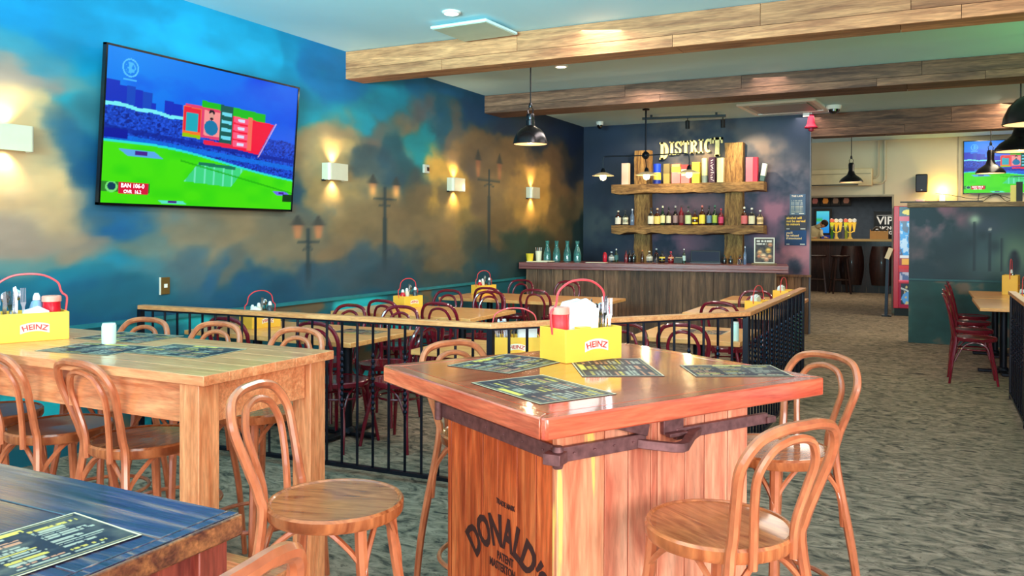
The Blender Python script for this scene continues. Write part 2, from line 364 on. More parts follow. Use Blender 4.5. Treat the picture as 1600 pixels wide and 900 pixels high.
def night_fn(x0, W, H, base, spots, seed):
    def fn(U, V):
        x = x0 + U * W; z = V * H
        C = np.array(base, float) + np.zeros((len(U), 3))
        C = C * (.75 + .5 * fbm(x * 2, z * 2, seed)[:, None])
        k = fbm(x * 3, z * 3, seed + 9, 5)
        for sx, sz, r, col, a in spots:
            g = np.exp(-((x - sx) / r) ** 2 - ((z - sz) / (r * .8)) ** 2)
            C = blend(C, col, a * g * np.clip((k - .30) * 4.5, 0, 1.5))
        return C
    return fn
pk = (158, 96, 118)
wb = night_fn(-5.07, 3.6, ZC, (22, 34, 58), [(-3.2, 2.75, .75, (126, 104, 84), .8), (-2.2, 2.7, .4, (120, 100, 92), .8), (-1.95, 1.85, .3, pk, .9), (-2.4, 2.0, .4, pk, .5), (-1.6, 1.2, .35, (200, 140, 140), .9), (-2.05, 1.3, .3, pk, .9), (-3.6, 1.35, .5, pk, .8),  # tan blobs around the letters are spotlight glow painted in
    (-3.3, 1.75, .6, (120, 84, 100), .7), (-1.7, 2.3, .35, (130, 110, 120), .8), (-4.7, 1.6, .5, (60, 70, 76), .8), (-1.6, 1.0, .5, pk, .6)], 50)
paint('wall_back', (-5.07, 12.87, 0), (1, 0, 0), (0, 0, 1), 3.6, ZC, 200, 160, wb, M['paint'], kind='structure')
struct('trim_2', MB().bx(-1.49, -1.46, 12.872, 13.0, 0, ZC), mat('wall_end_grey', (96, 104, 120), .6))
# low boarding at the foot of the back wall beside the bar
pb = MB()
for i in range(5): pb.bx(-1.97 + i * .1, -1.97 + i * .1 + .095, 12.82, 12.868, 0, .85)
pb.bx(-1.99, -1.44, 12.79, 12.868, .85, .88)
struct('trim_3', pb, M['barfront'])
# half wall with night park painting
def park(U, V):
    x = -.134 + U * 4.6; z = V * 1.86
    C = night_fn(-.134, 4.6, 1.86, (30, 54, 66), [(.13, 1.62, .22, (225, 150, 160), 1.2), (.3, 1.75, .3, (150, 100, 118), .9), (.02, 1.2, .25, (120, 96, 104), .8)], 80)(U, V)
    C = blend(C, (92, 124, 104), 1.1 * np.exp(-((x - 1.05) / .45) ** 2 - ((z - 1.25) / .28) ** 2))
    C = blend(C, (60, 88, 100), .9 * np.exp(-((x - .75) / .25) ** 2 - ((z - 1.25) / .3) ** 2))
    C = blend(C, (64, 76, 100), .7 * np.exp(-((x - .8) / .2) ** 2 - ((z - 1.6) / .12) ** 2))
    C = blend(C, (170, 196, 170), 1.1 * np.exp(-((x - .653) / .06) ** 2 - ((z - 1.69) / .06) ** 2))
    C = blend(C, (220, 220, 214), 1.6 * np.exp(-((x - .83) / .014) ** 2 - ((z - 1.56) / .016) ** 2))
    for px, zt in ((.65, 1.66), (.83, 1.52), (.965, 1.44)):
        C = blend(C, (22, 40, 54), .75 * ((z > 1.0) & (z < zt)) * np.clip(1.6 - np.abs(x - px) / .012, 0, 1))
    for tx, tz, r in ((.75, 1.48, .08), (.88, 1.34, .09), (.6, 1.38, .09), (.45, 1.3, .2)):
        C = blend(C, (26, 48, 62), .8 * np.exp(-((x - tx) / r) ** 2 - ((z - tz) / r) ** 2))
    C = blend(C, (16, 30, 48), np.clip(1.7 - np.sqrt(((x - 1.11) / .05) ** 2 + ((z - 1.12) / .12) ** 2), 0, 1))
    C = blend(C, (16, 30, 48), np.clip(1.7 - np.sqrt(((x - 1.11) / .022) ** 2 + ((z - 1.24) / .03) ** 2), 0, 1))
    k = fbm(x * 4, z * 5, 91); C = np.where((z < .86)[:, None], blend(np.array([34., 74, 72]) * (.7 + .6 * k[:, None]), (112, 92, 76), (k - .6) * 8), C)
    return C
struct('wall_middle', MB().bx(-.13, 4.5, 12.55, 12.72, 0, 1.86), mat('half_wall_end', (46, 70, 76), .6))
paint('wall_front', (-.134, 12.54, 0), (1, 0, 0), (0, 0, 1), 4.6, 1.86, 260, 110, park, M['paint'], kind='structure')
struct('trim_4', MB().bx(-.16, 4.5, 12.5, 12.76, 1.86, 1.925), M['ledge'], bevel=.006)
struct('trim_5', MB().bx(-.134, 4.5, 12.515, 12.54, .86, .885), mat('half_wall_rail', (36, 84, 88), .5))
# far wall with the wide opening to the second bar
fw = MB().bx(-5.3, -2.6, 17, 17.15, 0, ZC).bx(-2.6, -.46, 17, 17.15, 2.235, ZC).bx(-.46, 4.6, 17, 17.15, 0, ZC)
struct('wall_far', fw, mat('far_wall_cream', (206, 190, 158), .7, var=.03, scale=2))
tr = MB().bx(-2.6, -.44, 16.97, 17.17, 2.2, 2.235).bx(-.475, -.44, 16.97, 17.17, 0, 2.2)
tr.bx(-.62, -.60, 16.985, 17, 2.25, ZC); tr.bx(.60, .62, 16.985, 17, 2.0, ZC)
struct('trim_6', tr, mat('opening_trim', (150, 138, 116), .6))
# the second bar room
struct('wall_bar_room', MB().bx(-6, 1, 25, 25.1, 0, 3).bx(-5.9, -5.8, 17.15, 25, 0, 3).bx(.9, 1, 17.15, 25, 0, 3), mat('bar_room_wall', (72, 84, 100), .8))
struct('ceiling_bar_room', MB().bx(-6, 1, 17.15, 25.1, 2.75, 2.85), mat('bar_room_ceiling', (110, 112, 110), .8))
# beams
def beam(n, x0, x1, y0, y1, z0, z1, m, seed):
    rnd = random.Random(seed); b = MB(); h = (z1 - z0)
    for (za, zb) in ((z0, z0 + h * .36), (z0 + h * .36, z1 - .0)):
        x = x0
        while x < x1 - .01:
            w = min(rnd.uniform(.9, 2.4), x1 - x); b.bx(x, x + w - .004, y0, y0 + .025, za, zb - .004); x += w
    x = x0
    while x < x1 - .01:
        w = min(rnd.uniform(.7, 2.0), x1 - x); ym = y0 + (y1 - y0) * rnd.choice((.4, .55, .7))
        b.bx(x, x + w - .004, y0 + .026, ym, z0, z0 + .02); b.bx(x, x + w - .004, ym + .004, y1, z0 + .002, z0 + .02); x += w
    b.bx(x0, x1, y1 - .02, y1, z0 + .021, z1)
    return struct(n, b, m)
beam('beam_front', -5.07, 4.5, 6.5, 6.78, 3.0, ZC, M['beam1'], 1)
beam('beam_middle', -5.07, 4.5, 9.37, 9.85, 3.04, ZC, M['beam2'], 2)
beam('beam_back', -1.46, 4.5, 12.87, 13.2, 2.93, ZC, M['beam2'], 3)

# ================================================================ BENTWOOD SEATING
def bentwood(name, label, cat, sh, R, top, foot, mw, ms, stool=True, group=None):
    """seat centre at the origin on the floor, back towards -y"""
    t = thing(name, label, cat, group=group)
    r0 = .0135 if stool else .0145
    prof = [(0, sh - .036), (R - .02, sh - .036), (R - .004, sh - .034), (R, sh - .026), (R, sh - .004), (R - .005, sh + .003), (R - .011, sh + .003), (R - .016, sh - .001), (0, sh - .004)]
    MB().lathe(prof, 40).build('seat', ms, t, ang=.5)
    br = .186 if stool else .195
    a = R / .19
    outer = [(-foot * 1.02, -foot * 1.12, 0), (-foot * .93, -foot * 1.0, sh * .45), (-.128 * a, -.158 * a, sh - .05), (-.126 * a, -.168 * a, sh + .04), (-.146 * a, -.195 * a, sh + top * .44),
             (-.160 * a, -.222 * a, sh + top * .72), (-.128 * a, -.246 * a, sh + top * .92), (-.066 * a, -.258 * a, sh + top * .99), (0, -.262 * a, sh + top)]
    outer += [(-x, y, z) for x, y, z in outer[-2::-1]]
    sp = spline(outer, 5); k = len(sp)
    rr = [r0 * (1.0 if p.z > sh * .7 else .82 + .25 * p.z / (sh * .7)) * (1.06 if p.z < sh + .1 else 1) for p in sp]
    MB().tube(sp, rr, 8).build('back_hoop', mw, t)
    inner = [(-.070 * a, -.178 * a, sh - .045), (-.072 * a, -.182 * a, sh + .04), (-.090 * a, -.200 * a, sh + top * .42), (-.098 * a, -.218 * a, sh + top * .64), (-.072 * a, -.234 * a, sh + top * .81), (-.036 * a, -.241 * a, sh + top * .87), (0, -.243 * a, sh + top * .885)]
    inner += [(-x, y, z) for x, y, z in inner[-2::-1]]
    MB().tube(spline(inner, 5), r0 * .82, 8).build('inner_hoop', mw, t)
    for s in (-1, 1):
        fl = spline([(s * .118 * a, .118 * a, sh - .028), (s * .128 * a, .13 * a, sh * .75), (s * foot * .86, foot * .9, sh * .3), (s * foot * .95, foot * 1.0, 0)], 4)
        MB().tube(fl, [.017, .017, .017, .017, .016, .016, .015, .015, .014, .013, .0125, .012, .012], 8).build('front_leg', mw, t)
    if stool:
        MB().tube(ring(foot * .93 + .012, sh * .38, 32), .009, 6, closed=True).build('foot_ring', mw, t)
        g = .26
        legs = [(-.135, .14), (.135, .14), (.145, -.165), (-.145, -.165)]
        for i in range(4):
            (x0, y0), (x1, y1) = legs[i], legs[(i + 1) % 4]; q = .80
            pts = [(x0 * 1.02, y0 * 1.02, sh - g), (x0 * .95, y0 * .95, sh - g * .55), ((x0 * .72 + x1 * .28) * .95, (y0 * .72 + y1 * .28) * .95, sh - .055), ((x0 + x1) / 2 * .9, (y0 + y1) / 2 * .9, sh - .038),
                   ((x0 * .28 + x1 * .72) * .95, (y0 * .28 + y1 * .72) * .95, sh - .055), (x1 * .95, y1 * .95, sh - g * .55), (x1 * 1.02, y1 * 1.02, sh - g)]
            MB().tube(spline(pts, 4), .0085, 6).build('brace', mw, t)
    else:
        MB().tube(ring(R * .74, sh - .12, 28), .008, 6, closed=True).build('leg_ring', mw, t)
        for s in (-1, 1):
            pts = [(s * .135, .145, sh - .24), (s * .14, .10, sh - .09), (s * .15, 0, sh - .045), (s * .15, -.10, sh - .09), (s * .16, -.178, sh - .24)]
            MB().tube(spline(pts, 4), .008, 6).build('brace', mw, t)
    return t
BS = 'bentwood bar stools at the high tables'
stool0 = bentwood('bar_stool', 'honey bentwood bar stool standing clear of the tables with its round seat fully visible', 'bar stool', .75, .19, .305, .195, M['stool'], M['stoolseat'], True, BS)
stool0.location = (-1.46, 1.83, 0); stool0.rotation_euler = (0, 0, R_(-74))
def stool(x, y, deg, label): return dup(stool0, (x, y, 0), R_(deg), label)
stool(-.46, 2.13, 58, 'bentwood bar stool tucked under the near right edge of the crate table')
stool(-.45, 2.98, 144, 'bentwood bar stool behind the right corner of the crate table, beside the aisle')
stool(-1.44, 2.72, -112, 'bentwood bar stool mostly hidden behind the left edge of the crate table')
stool(-2.52, 2.07, -6, 'bentwood bar stool under the oak high table, next to its front right leg')
stool(-2.97, 2.05, -4, 'bentwood bar stool on near side of oak high table, second from its right leg')
stool(-3.45, 2.08, 0, 'bentwood bar stool on near side of oak high table, cut by the left picture edge')
stool(-2.52, 2.63, 176, 'bentwood bar stool behind the oak high table, at its right hand end')
stool(-3.0, 2.63, 180, 'bentwood bar stool behind the oak high table, middle of the three there')
stool(-3.44, 2.60, 184, 'bentwood bar stool behind the oak high table, hoop just right of the salt shaker')
stool(-.985, .705, 97, 'bentwood bar stool at the dark table, only its back top in view').scale = (1, 1, 1.03)

CH = 'burgundy bentwood chairs in the dining area'
ch0 = bentwood('dining_chair', 'burgundy chair backing onto the railing at first wall table, right of the pair', 'chair', .46, .205, .42, .2, M['burg'], M['burg'], False, CH)
ch0.location = (-3.66, 4.63, 0)
def chair(x, y, deg, label, group=None): return dup(ch0, (x, y, 0), R_(deg), label, group)
chair(-4.42, 4.56, 3, 'burgundy chair backing onto the railing at first wall table, left of the pair')
chair(-4.28, 5.28, 178, 'burgundy chair on far side of the first wall table, closer to the wall')
chair(-3.80, 5.36, 184, 'burgundy chair on far side of the first wall table, closer to the aisle')
chair(-3.28, 4.82, 86, 'burgundy bentwood chair turned sideways at the aisle end of the first wall table')
chair(-4.32, 6.34, -2, 'burgundy chair on near side of the second wall table, nearest its caddy')
chair(-3.76, 6.35, 3, 'burgundy chair on near side of the second wall table, at its aisle corner')
chair(-4.45, 7.18, 180, 'burgundy bentwood chair on the far side of the second wall table, nearest the wall')
chair(-3.95, 7.22, 186, 'burgundy chair on far side of the second wall table, at the aisle end')
chair(-4.28, 8.25, 0, 'burgundy chair on near side of the table before the bar, beside its caddy')
chair(-3.72, 8.24, 4, 'burgundy chair on near side of the table before the bar, at the table middle')
chair(-4.60, 9.25, 180, 'burgundy bentwood chair between the table and the bar boards, beside the teal wall')
chair(-3.98, 9.28, 176, 'burgundy chair between table and bar boards, right behind the red caddy handle')
chair(-1.80, 5.02, 176, 'burgundy bentwood chair just behind the angled railing, half hidden by the crate table')
chair(-1.44, 5.72, 2, 'burgundy bentwood chair in front of the pale table behind the angled railing')
chair(-1.58, 7.62, -4, 'burgundy bentwood chair on the near side of the second table along the right railing')
chair(-1.56, 8.72, 180, 'burgundy bentwood chair on the far side of the second table along the right railing')
RG = 'burgundy chairs at the half wall tables'
chair(.50, 9.50, -90, 'nearest burgundy chair in the row beyond the aisle, seen whole from the side', RG)
chair(.52, 10.25, -92, 'burgundy chair just behind the nearest one in the row by the half wall', RG)
chair(.56, 11.15, -90, 'burgundy chair in the row by the half wall, third from the near end', RG)
chair(.60, 11.95, -88, 'farthest burgundy chair in the row, closest to the painted half wall', RG)

# ================================================================ DINING TABLES
TG = 'pale topped dining tables'
def table(x0, x1, y0, y1, label):
    cx, cy = (x0 + x1) / 2, (y0 + y1) / 2; w, d = x1 - x0, y1 - y0
    t = thing('dining_table', label, 'table', (cx, cy, 0), group=TG)
    MB().box(0, 0, .733, w, d, .034).build('tabletop', M['top'], t, bevel=.004)
    for s in ((-1, 1) if w > 1.1 else (0,)):
        px = s * w * .28
        MB().lathe([(.036, .05), (.036, .70)], 14, (px, 0, 0)).box(px, 0, .705, .32, .32, .016).build('pedestal', M['iron'], t)
        b = MB().box(px, 0, .022, .07, .56, .026, rz=.0).box(px, 0, .022, .48, .07, .026); b.lathe([(.06, .02), (.055, .05), (.04, .07)], 14, (px, 0, 0))
        b.build('base_foot', M['iron'], t, bevel=.004)
    return t
table(-4.98, -3.42, 4.44, 5.26, 'pale dining table along the teal wall nearest the oak high table, behind railing')
table(-4.98, -3.47, 6.16, 7.06, 'pale dining table along the teal wall, second from the railing')
table(-4.95, -3.0, 8.05, 8.95, 'pale wooden dining table against the teal wall closest to the bar')
table(-2.90, -2.04, 4.38, 5.0, 'pale wooden dining table behind the railing bend carrying the caddy with white napkins')
table(-1.88, -1.10, 5.72, 6.55, 'pale dining table inside the angled railing corner, salt shaker on its edge')
table(-2.0, -1.14, 7.62, 8.42, 'pale dining table along the right hand railing, caddy showing above the handrail')
table(-2.0, -1.14, 9.25, 9.95, 'pale wooden dining table by the right end of the bar')
table(.55, 1.75, 9.56, 10.95, 'pale wooden table across the aisle with red chairs on its left side')
table(.58, 1.75, 11.02, 12.38, 'pale wooden table pushed up close to the painted half wall')

# ================================================================ OAK HIGH TABLE
t = thing('high_table', 'long honey oak high table on square legs in front of the television wall', 'table', (-3.1, 2.155, 0))
tt = MB()
for i in range(6): tt.bx(-1.12, 1.12, -.315 + i * .105, -.315 + i * .105 + .1045, 1.018, 1.05)
tt.build('tabletop', M['pine'], t, bevel=.0015)
MB().bx(-1.03, 1.03, -.272, -.250, .885, 1.017).bx(-1.03, 1.03, .250, .272, .885, 1.017).build('apron', M['pine'], t)
MB().bx(1.045, 1.068, -.21, .21, .885, 1.017).build('end_apron', M['pine'], t); MB().bx(-1.068, -1.045, -.21, .21, .885, 1.017).build('end_apron', M['pine'], t)
for sx in (-1, 1):
    for sy in (-1, 1):
        MB().box(sx * 1.045, sy * .262, .5085, .085, .085, 1.017).build('leg', M['pinev'], t, bevel=.003)
    MB().bx(sx * 1.045 - .02, sx * 1.045 + .02, -.22, .22, .20, .28).build('end_stretcher', M['pine'], t, bevel=.002)
MB().bx(-1.03, 1.03, .09, .15, .205, .275).build('stretcher', M['pine'], t, bevel=.002)

# ================================================================ DARK TABLE (near left)
t = thing('high_table', 'dark blue stained high table with worn edges in the near left corner', 'table', (-.962, .975, 0))
b = MB()
for i in range(5): b.bx(-1.3, -.03, -.135 * (i + 1) + .001, -.135 * i, 1.022, 1.05)
b.build('tabletop', M['dark'], t, bevel=.003)
MB().bx(-.029, -.009, -.676, 0, 1.018, 1.05).build('end_board', M['dark'], t, bevel=.002)
MB().bx(-.0085, 0, -.676, 0, 1.016, 1.0495).build('worn_edge', M['darkrim'], t, bevel=.003)
MB().bx(-1.28, -.02, -.035, -.02, .90, 1.017).bx(-.034, -.02, -.6, -.07, .90, 1.017).build('apron', M['darkleg'], t)
for x, y in ((-.038, -.052), (-.038, -.62), (-1.25, -.052), (-1.25, -.62)):
    MB().box(x, y, .5085, .056, .056, 1.016).build('leg', M['darkleg'], t, bevel=.002)

# ================================================================ CRATE TABLE
CU = 1.08; CV = .945; ANG = math.atan2(.8607, .5090)
ct = thing('high_table', 'square red timber high table built on an old orange packing crate with stencilled lettering', 'table', (-.809, 1.795, 0), ANG)
# local x runs along the right edge, local y along the left edge
b = MB(); n = 7
for i in range(n): b.bx(.05, CU - .05, .05 + (CV - .1) / n * i, .05 + (CV - .1) / n * (i + 1) - .0006, 1.005, 1.0495)
b.build('tabletop', M['red'], ct)
M['redv'] = wood('red_brown_timber_side', (196, 84, 58), (240, 134, 96), (10, 1, 10), 2.2, .16, .9, isl=.1, dist=1.5, streak=.22, bump=.03)
for poly, mm_ in (([(0.012, 0), (CU - .012, 0), (CU, .012), (CU - .05, .05), (.05, .05), (0, .012)], 'red'), ([(0.012, CV), (CU - .012, CV), (CU, CV - .012), (CU - .05, CV - .05), (.05, CV - .05), (0, CV - .012)][::-1], 'red'),
    ([(0, .012), (.05, .05), (.05, CV - .05), (0, CV - .012)][::-1], 'redv'), ([(CU, .012), (CU - .05, .05), (CU - .05, CV - .05), (CU, CV - .012)], 'redv')):
    MB().prism(poly, .995, 1.05).build('edge_rail', M[mm_], ct, bevel=.005)
I = .165; x0, x1, y0, y1 = I, CU - I, I, CV - I
def boards(a0, a1, ws, fixed, out, axis, name, m):
    b = MB(); a = a0; tot = sum(ws)
    for w in ws:
        w2 = w / tot * (a1 - a0)
        if axis == 'x': b.bx(a, a + w2 - .0035, fixed, fixed + out, .02, .994)
        else: b.bx(fixed, fixed + out, a, a + w2 - .0035, .02, .994)
        a += w2
    return b.build(name, m, ct, bevel=.0015)
pale = wood('pink_crate_board', (206, 112, 84), (250, 186, 150), (5, 5, .8), 2.2, .5, .1, isl=.22, dist=1.2, c3=(238, 156, 120), streak=.22)  # right face boards made paler, side daylight put into the colour
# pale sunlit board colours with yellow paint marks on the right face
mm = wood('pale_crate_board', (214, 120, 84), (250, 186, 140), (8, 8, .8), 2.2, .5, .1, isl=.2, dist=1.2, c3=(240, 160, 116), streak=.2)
nt = mm.node_tree; bs = nt.nodes['Principled BSDF']; src = bs.inputs['Base Color'].links[0].from_socket
no = nt.nodes.new('ShaderNodeTexNoise'); no.inputs['Scale'].default_value = 3; no.inputs['Detail'].default_value = 6
tc = nt.nodes.new('ShaderNodeTexCoord'); mpn = nt.nodes.new('ShaderNodeMapping'); mpn.inputs['Scale'].default_value = (9, 9, .8); mpn.inputs['Location'].default_value = (.6, 0, .3)
nt.links.new(tc.outputs['Object'], mpn.inputs[0]); nt.links.new(mpn.outputs[0], no.inputs['Vector'])
rp = nt.nodes.new('ShaderNodeValToRGB'); rp.color_ramp.elements[0].position = .56; rp.color_ramp.elements[1].position = .62; nt.links.new(no.outputs['Fac'], rp.inputs[0])
mx = nt.nodes.new('ShaderNodeMix'); mx.data_type = 'RGBA'; mx.inputs[7].default_value = L4((252, 222, 110)); rp.color_ramp.elements[1].color = (.8, .8, .8, 1); nt.links.new(rp.outputs[0], mx.inputs[0]); nt.links.new(src, mx.inputs[6]); nt.links.new(mx.outputs[2], bs.inputs['Base Color'])
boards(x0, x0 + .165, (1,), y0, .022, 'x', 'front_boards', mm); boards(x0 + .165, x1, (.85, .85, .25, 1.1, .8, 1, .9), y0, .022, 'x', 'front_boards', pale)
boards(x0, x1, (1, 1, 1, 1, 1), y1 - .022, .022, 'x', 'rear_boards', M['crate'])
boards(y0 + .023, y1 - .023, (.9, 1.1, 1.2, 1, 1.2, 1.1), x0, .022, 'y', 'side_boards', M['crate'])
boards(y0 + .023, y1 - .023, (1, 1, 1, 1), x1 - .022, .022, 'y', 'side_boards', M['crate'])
MB().bx(x0 - .004, x0 + .018, y0 - .004, y0 + .018, .02, .994).build('corner_batten', mm, ct, bevel=.002)
# iron strap around the crate
zb = .905
s = MB(); o = .012
s.bx(x0 - o, x0 - .001, y0 - .03, y1 + .03, zb - .022, zb + .022)
s.box(x0 - .03, y0 - .03, zb, .05, .05, .03, rz=.5); s.lathe([(.013, -.03), (.016, -.02), (.016, .02), (.013, .03)], 10, (x0 - .02, y0 - .028, zb))
s.lathe([(.013, -.03), (.013, .03)], 10, (x0 - .02, y1 + .03, zb))
for k in range(6): s.lathe([(.004, 0), (.003, .004), (0, .005)], 6, (x0 - o - .002, y0 + .05 + k * .1, zb))
s.build('iron_strap', M['rust'], ct, bevel=.003)
s = MB()
s.bx(x0 - .03, x0 + .30, y0 - .02, y0 - .004, zb - .020, zb + .020)
s.bx(x0 + .42, x1 + .07, y0 - .02, y0 - .004, zb - .016, zb + .018)
for k in range(4): s.lathe([(.005, 0), (.004, .004), (0, .005)], 8, (x0 + .04 + k * .07, y0 - .022, zb))
s.box(x0 + .235, y0 - .016, zb + .050, .15, .014, .034, ry=.30)
s.box(x1 + .08, y0 - .013, zb - .004, .04, .03, .02)
s.build('iron_strap', M['rust'], ct, bevel=.002)
s = MB()   # the staple shaped latch that stands off the face
s.tube([(x0 + .275, y0 - .012, zb - .006), (x0 + .29, y0 - .03, zb - .008), (x0 + .345, y0 - .088, zb - .012), (x0 + .362, y0 - .094, zb - .012), (x0 + .385, y0 - .088, zb - .012), (x0 + .47, y0 - .03, zb - .004), (x0 + .51, y0 - .014, zb)], .018, 4)
s.bx(x0 + .37, x0 + .45, y0 - .018, y0 - .002, zb + .005, zb + .05); s.bx(x0 + .375, x0 + .445, y0 - .04, y0 - .018, zb + .0, zb + .012)
s.build('iron_latch', M['rust'], ct, bevel=.002)
# stencil on the left face
ink = mat('stencil_ink', (58, 26, 22), .7)
s = MB(); F_ = (x0 - .0012, 0, 0); Xd = (0, -1, 0); Yd = (0, 0, 1); yc = (y0 + y1) / 2 - .01
s.text("DONALD'S", .128, (x0 - .0012, .43, .566), Xd, Yd, .0006, .0045, arc=.20, sx=.60)
s.build('stencil_lettering', ink, ct, smooth=False)
MB().text('TRADE MARK', .021, (x0 - .0012, .423, .686), Xd, Yd, .0006, .0006, arc=-.5, sx=.8).build('stencil_lettering', ink, ct, smooth=False)
MB().text('PATENT', .034, (x0 - .0012, .424, .522), Xd, Yd, .0006, .0008, sx=.72).build('stencil_lettering', ink, ct, smooth=False)
MB().text('MASTERTON', .034, (x0 - .0012, .44, .490), Xd, Yd, .0006, .0008, sx=.72).build('stencil_lettering', ink, ct, smooth=False)

# ================================================================ METAL RAILINGS
def railing(name, label, path, posts, zt=.98, phase=0, gap=.112):
    t = thing(name, label, 'railing', (path[0][0], path[0][1], 0)); ox, oy = path[0]
    P = [(x - ox, y - oy) for x, y in path]; n = len(P)
    def offs(d):
        out = []
        for i in range(n):
            a = Vector(P[max(i - 1, 0)]); c = Vector(P[min(i + 1, n - 1)]); p = Vector(P[i])
            d1 = (p - a).normalized() if i else (c - p).normalized(); d2 = (c - p).normalized() if i < n - 1 else d1
            nn = Vector((-d1.y, d1.x)) + Vector((-d2.y, d2.x)); nn = nn / (nn.length_squared / 2) if nn.length > 0 else nn
            out.append((p + nn * d))
        return out
    def strip(w, z0, z1, m, nm, bv):
        A = offs(w); B = offs(-w); b = MB(); vs = []; fs = []
        for i in range(n): vs += [(A[i].x, A[i].y, z0), (A[i].x, A[i].y, z1), (B[i].x, B[i].y, z1), (B[i].x, B[i].y, z0)]
        for i in range(n - 1):
            k = i * 4
            for j in range(4): fs.append((k + j, k + (j + 1) % 4, k + 4 + (j + 1) % 4, k + 4 + j))
        fs += [(3, 2, 1, 0), (n * 4 - 4, n * 4 - 3, n * 4 - 2, n * 4 - 1)]
        b.add(vs, fs); b.build(nm, m, t, bevel=bv, ang=.5)
    strip(.032, zt - .03, zt, M['rail'], 'handrail', .004)
    strip(.016, zt - .042, zt - .031, M['balu'], 'top_bar', 0)
    strip(.018, .04, .062, M['balu'], 'bottom_rail', 0)
    plain = MB().lathe([(.0085, .062), (.0085, zt - .042)], 8)
    tw = MB(); prof = [(.0085, .062), (.0085, .40)]
    for k in range(10): z = .40 + k * .036; prof += [(.0065, z + .002), (.0145, z + .018), (.0065, z + .034)]
    prof += [(.0085, .77), (.0085, zt - .042)]; tw.lathe(prof, 8)
    mo = [plain.build('baluster', M['balu'], t), tw.build('baluster', M['baltw'], t)]; used = [0, 0]; c = phase
    for i in range(n - 1):
        a = Vector(P[i]); d = Vector(P[i + 1]) - a; k = max(1, round(d.length / gap))
        for j in range(0 if i == 0 else 1, k + (1 if i == n - 2 else 0)):
            p = a + d * (j / k); w = c % 2; c += 1; o = mo[w]
            if used[w]: o = mo[w].copy(); COL.objects.link(o)
            used[w] = 1; o.location = (p.x, p.y, 0)
    for x, y in posts:
        MB().box(x - ox, y - oy, (zt - .031) / 2, .035, .035, zt - .033).build('post', M['balu'], t)
    return t
M['baltw'] = mat('black_twisted_steel', (26, 32, 48), .18, .7, var=.2)
railing('metal_railing', 'wood capped black metal railing that bends around the burgundy dining area', [(-4.9, 3.99), (-2.19, 4.13), (-1.03, 5.56), (-1.0, 8.25)],
        [(-4.9, 3.99), (-2.19, 4.13), (-1.03, 5.56), (-1.0, 8.25)])
railing('metal_railing', 'wood capped black metal railing at the far right edge beyond the aisle', [(.715, 5.2), (.755, 8.7)], [(.755, 8.7), (.74, 7.4)], phase=1, gap=.085)

# ================================================================ PLACEMATS, CADDIES AND THEIR CONTENTS
def menu_fn(seed, warm=.5):
    rs = np.random.RandomState(seed)
    def fn(U, V):
        C = np.array([34., 36, 52]) + np.zeros((len(U), 3)); k = fbm(U * 6, V * 5, seed)
        C = blend(C, (96, 92, 84), (k - .45) * 3)
        cols = [(.05, .33), (.36, .63), (.66, .95)]
        for a, b in cols:
            v = .10
            while v < .86:
                h = rs.choice([.022, .03, .045]); col = (232, 196, 84) if rs.rand() < warm * .5 else ((226, 150, 110) if rs.rand() < .3 else (190, 184, 160))
                w = rs.uniform(.5, 1) * (b - a); hh = h
                C = blend(C, col, .85 * inbox(U, V, a, a + w, v, v + hh) * (vn(U * 70, V * 12, seed + 5) > .28)); v += hh + rs.choice([.02, .03, .06])
        C = blend(C, (240, 206, 90), inbox(U, V, .34, .66, .88, .95) * (vn(U * 50, V * 8, seed) > .2))
        e = ((U < .012) | (U > .988) | (V < .02) | (V > .98)).astype(float); C = blend(C, (226, 206, 170), e)
        e2 = (((U > .03) & (U < .036)) | ((U > .964) & (U < .97)) | ((V > .05) & (V < .058)) | ((V > .942) & (V < .95))) & (U > .03) & (U < .97) & (V > .05) & (V < .95)
        return blend(C, (200, 176, 110), e2 * .8)
    return fn
def mat_at(cx, cy, z, deg, label, seed, w=.36, h=.25):
    t = thing('placemat', label, 'placemat', (cx, cy, z), R_(deg), 'printed menu placemats')
    MB().box(0, 0, .0006, w, h, .0012).build('backing', M['black'], t, smooth=False)
    paint('printed_face', (-w / 2, -h / 2, .0015), (1, 0, 0), (0, 1, 0), w, h, 110, 76, menu_fn(seed), M['card'], t)
    return t
D = math.degrees(ANG)
def onct(u, v): return (-.809 + u * .5090 - v * .8607, 1.795 + u * .8607 + v * .5090)
mat_at(*onct(.22, .32), 1.05, D + 90, 'menu placemat at the near corner of the crate table, in front of the caddy', 3, .36, .26)
mat_at(*onct(.38, .75), 1.05, 80, 'menu placemat at the left corner of the crate table', 4, .33, .26)
mat_at(*onct(.93, .235), 1.05, 28, 'menu placemat at the right corner of the crate table', 5, .31, .22)
mat_at(*onct(.64, .50), 1.05, D + 60, 'menu placemat just behind and right of the yellow caddy on the crate table', 6, .36, .26)
mat_at(-2.46, 2.20, 1.05, 4, 'menu placemat on the right end of the oak high table', 7)
mat_at(-2.80, 2.08, 1.05, 8, 'menu placemat under the salt shaker side of the oak high table, near edge', 8, .34, .24)
mat_at(-2.98, 2.37, 1.05, 184, 'menu placemat on the far edge of the oak high table', 9)
mat_at(-1.125, .715, 1.0505, 84, 'menu placemat lying on the dark stained table', 11, .26, .178)
mat_at(-3.75, 4.98, .75, 180, 'dark menu placemat on the first wall dining table', 12)
mat_at(-1.48, 6.2, .75, 0, 'dark menu placemat on the pale table inside the railing corner', 13)

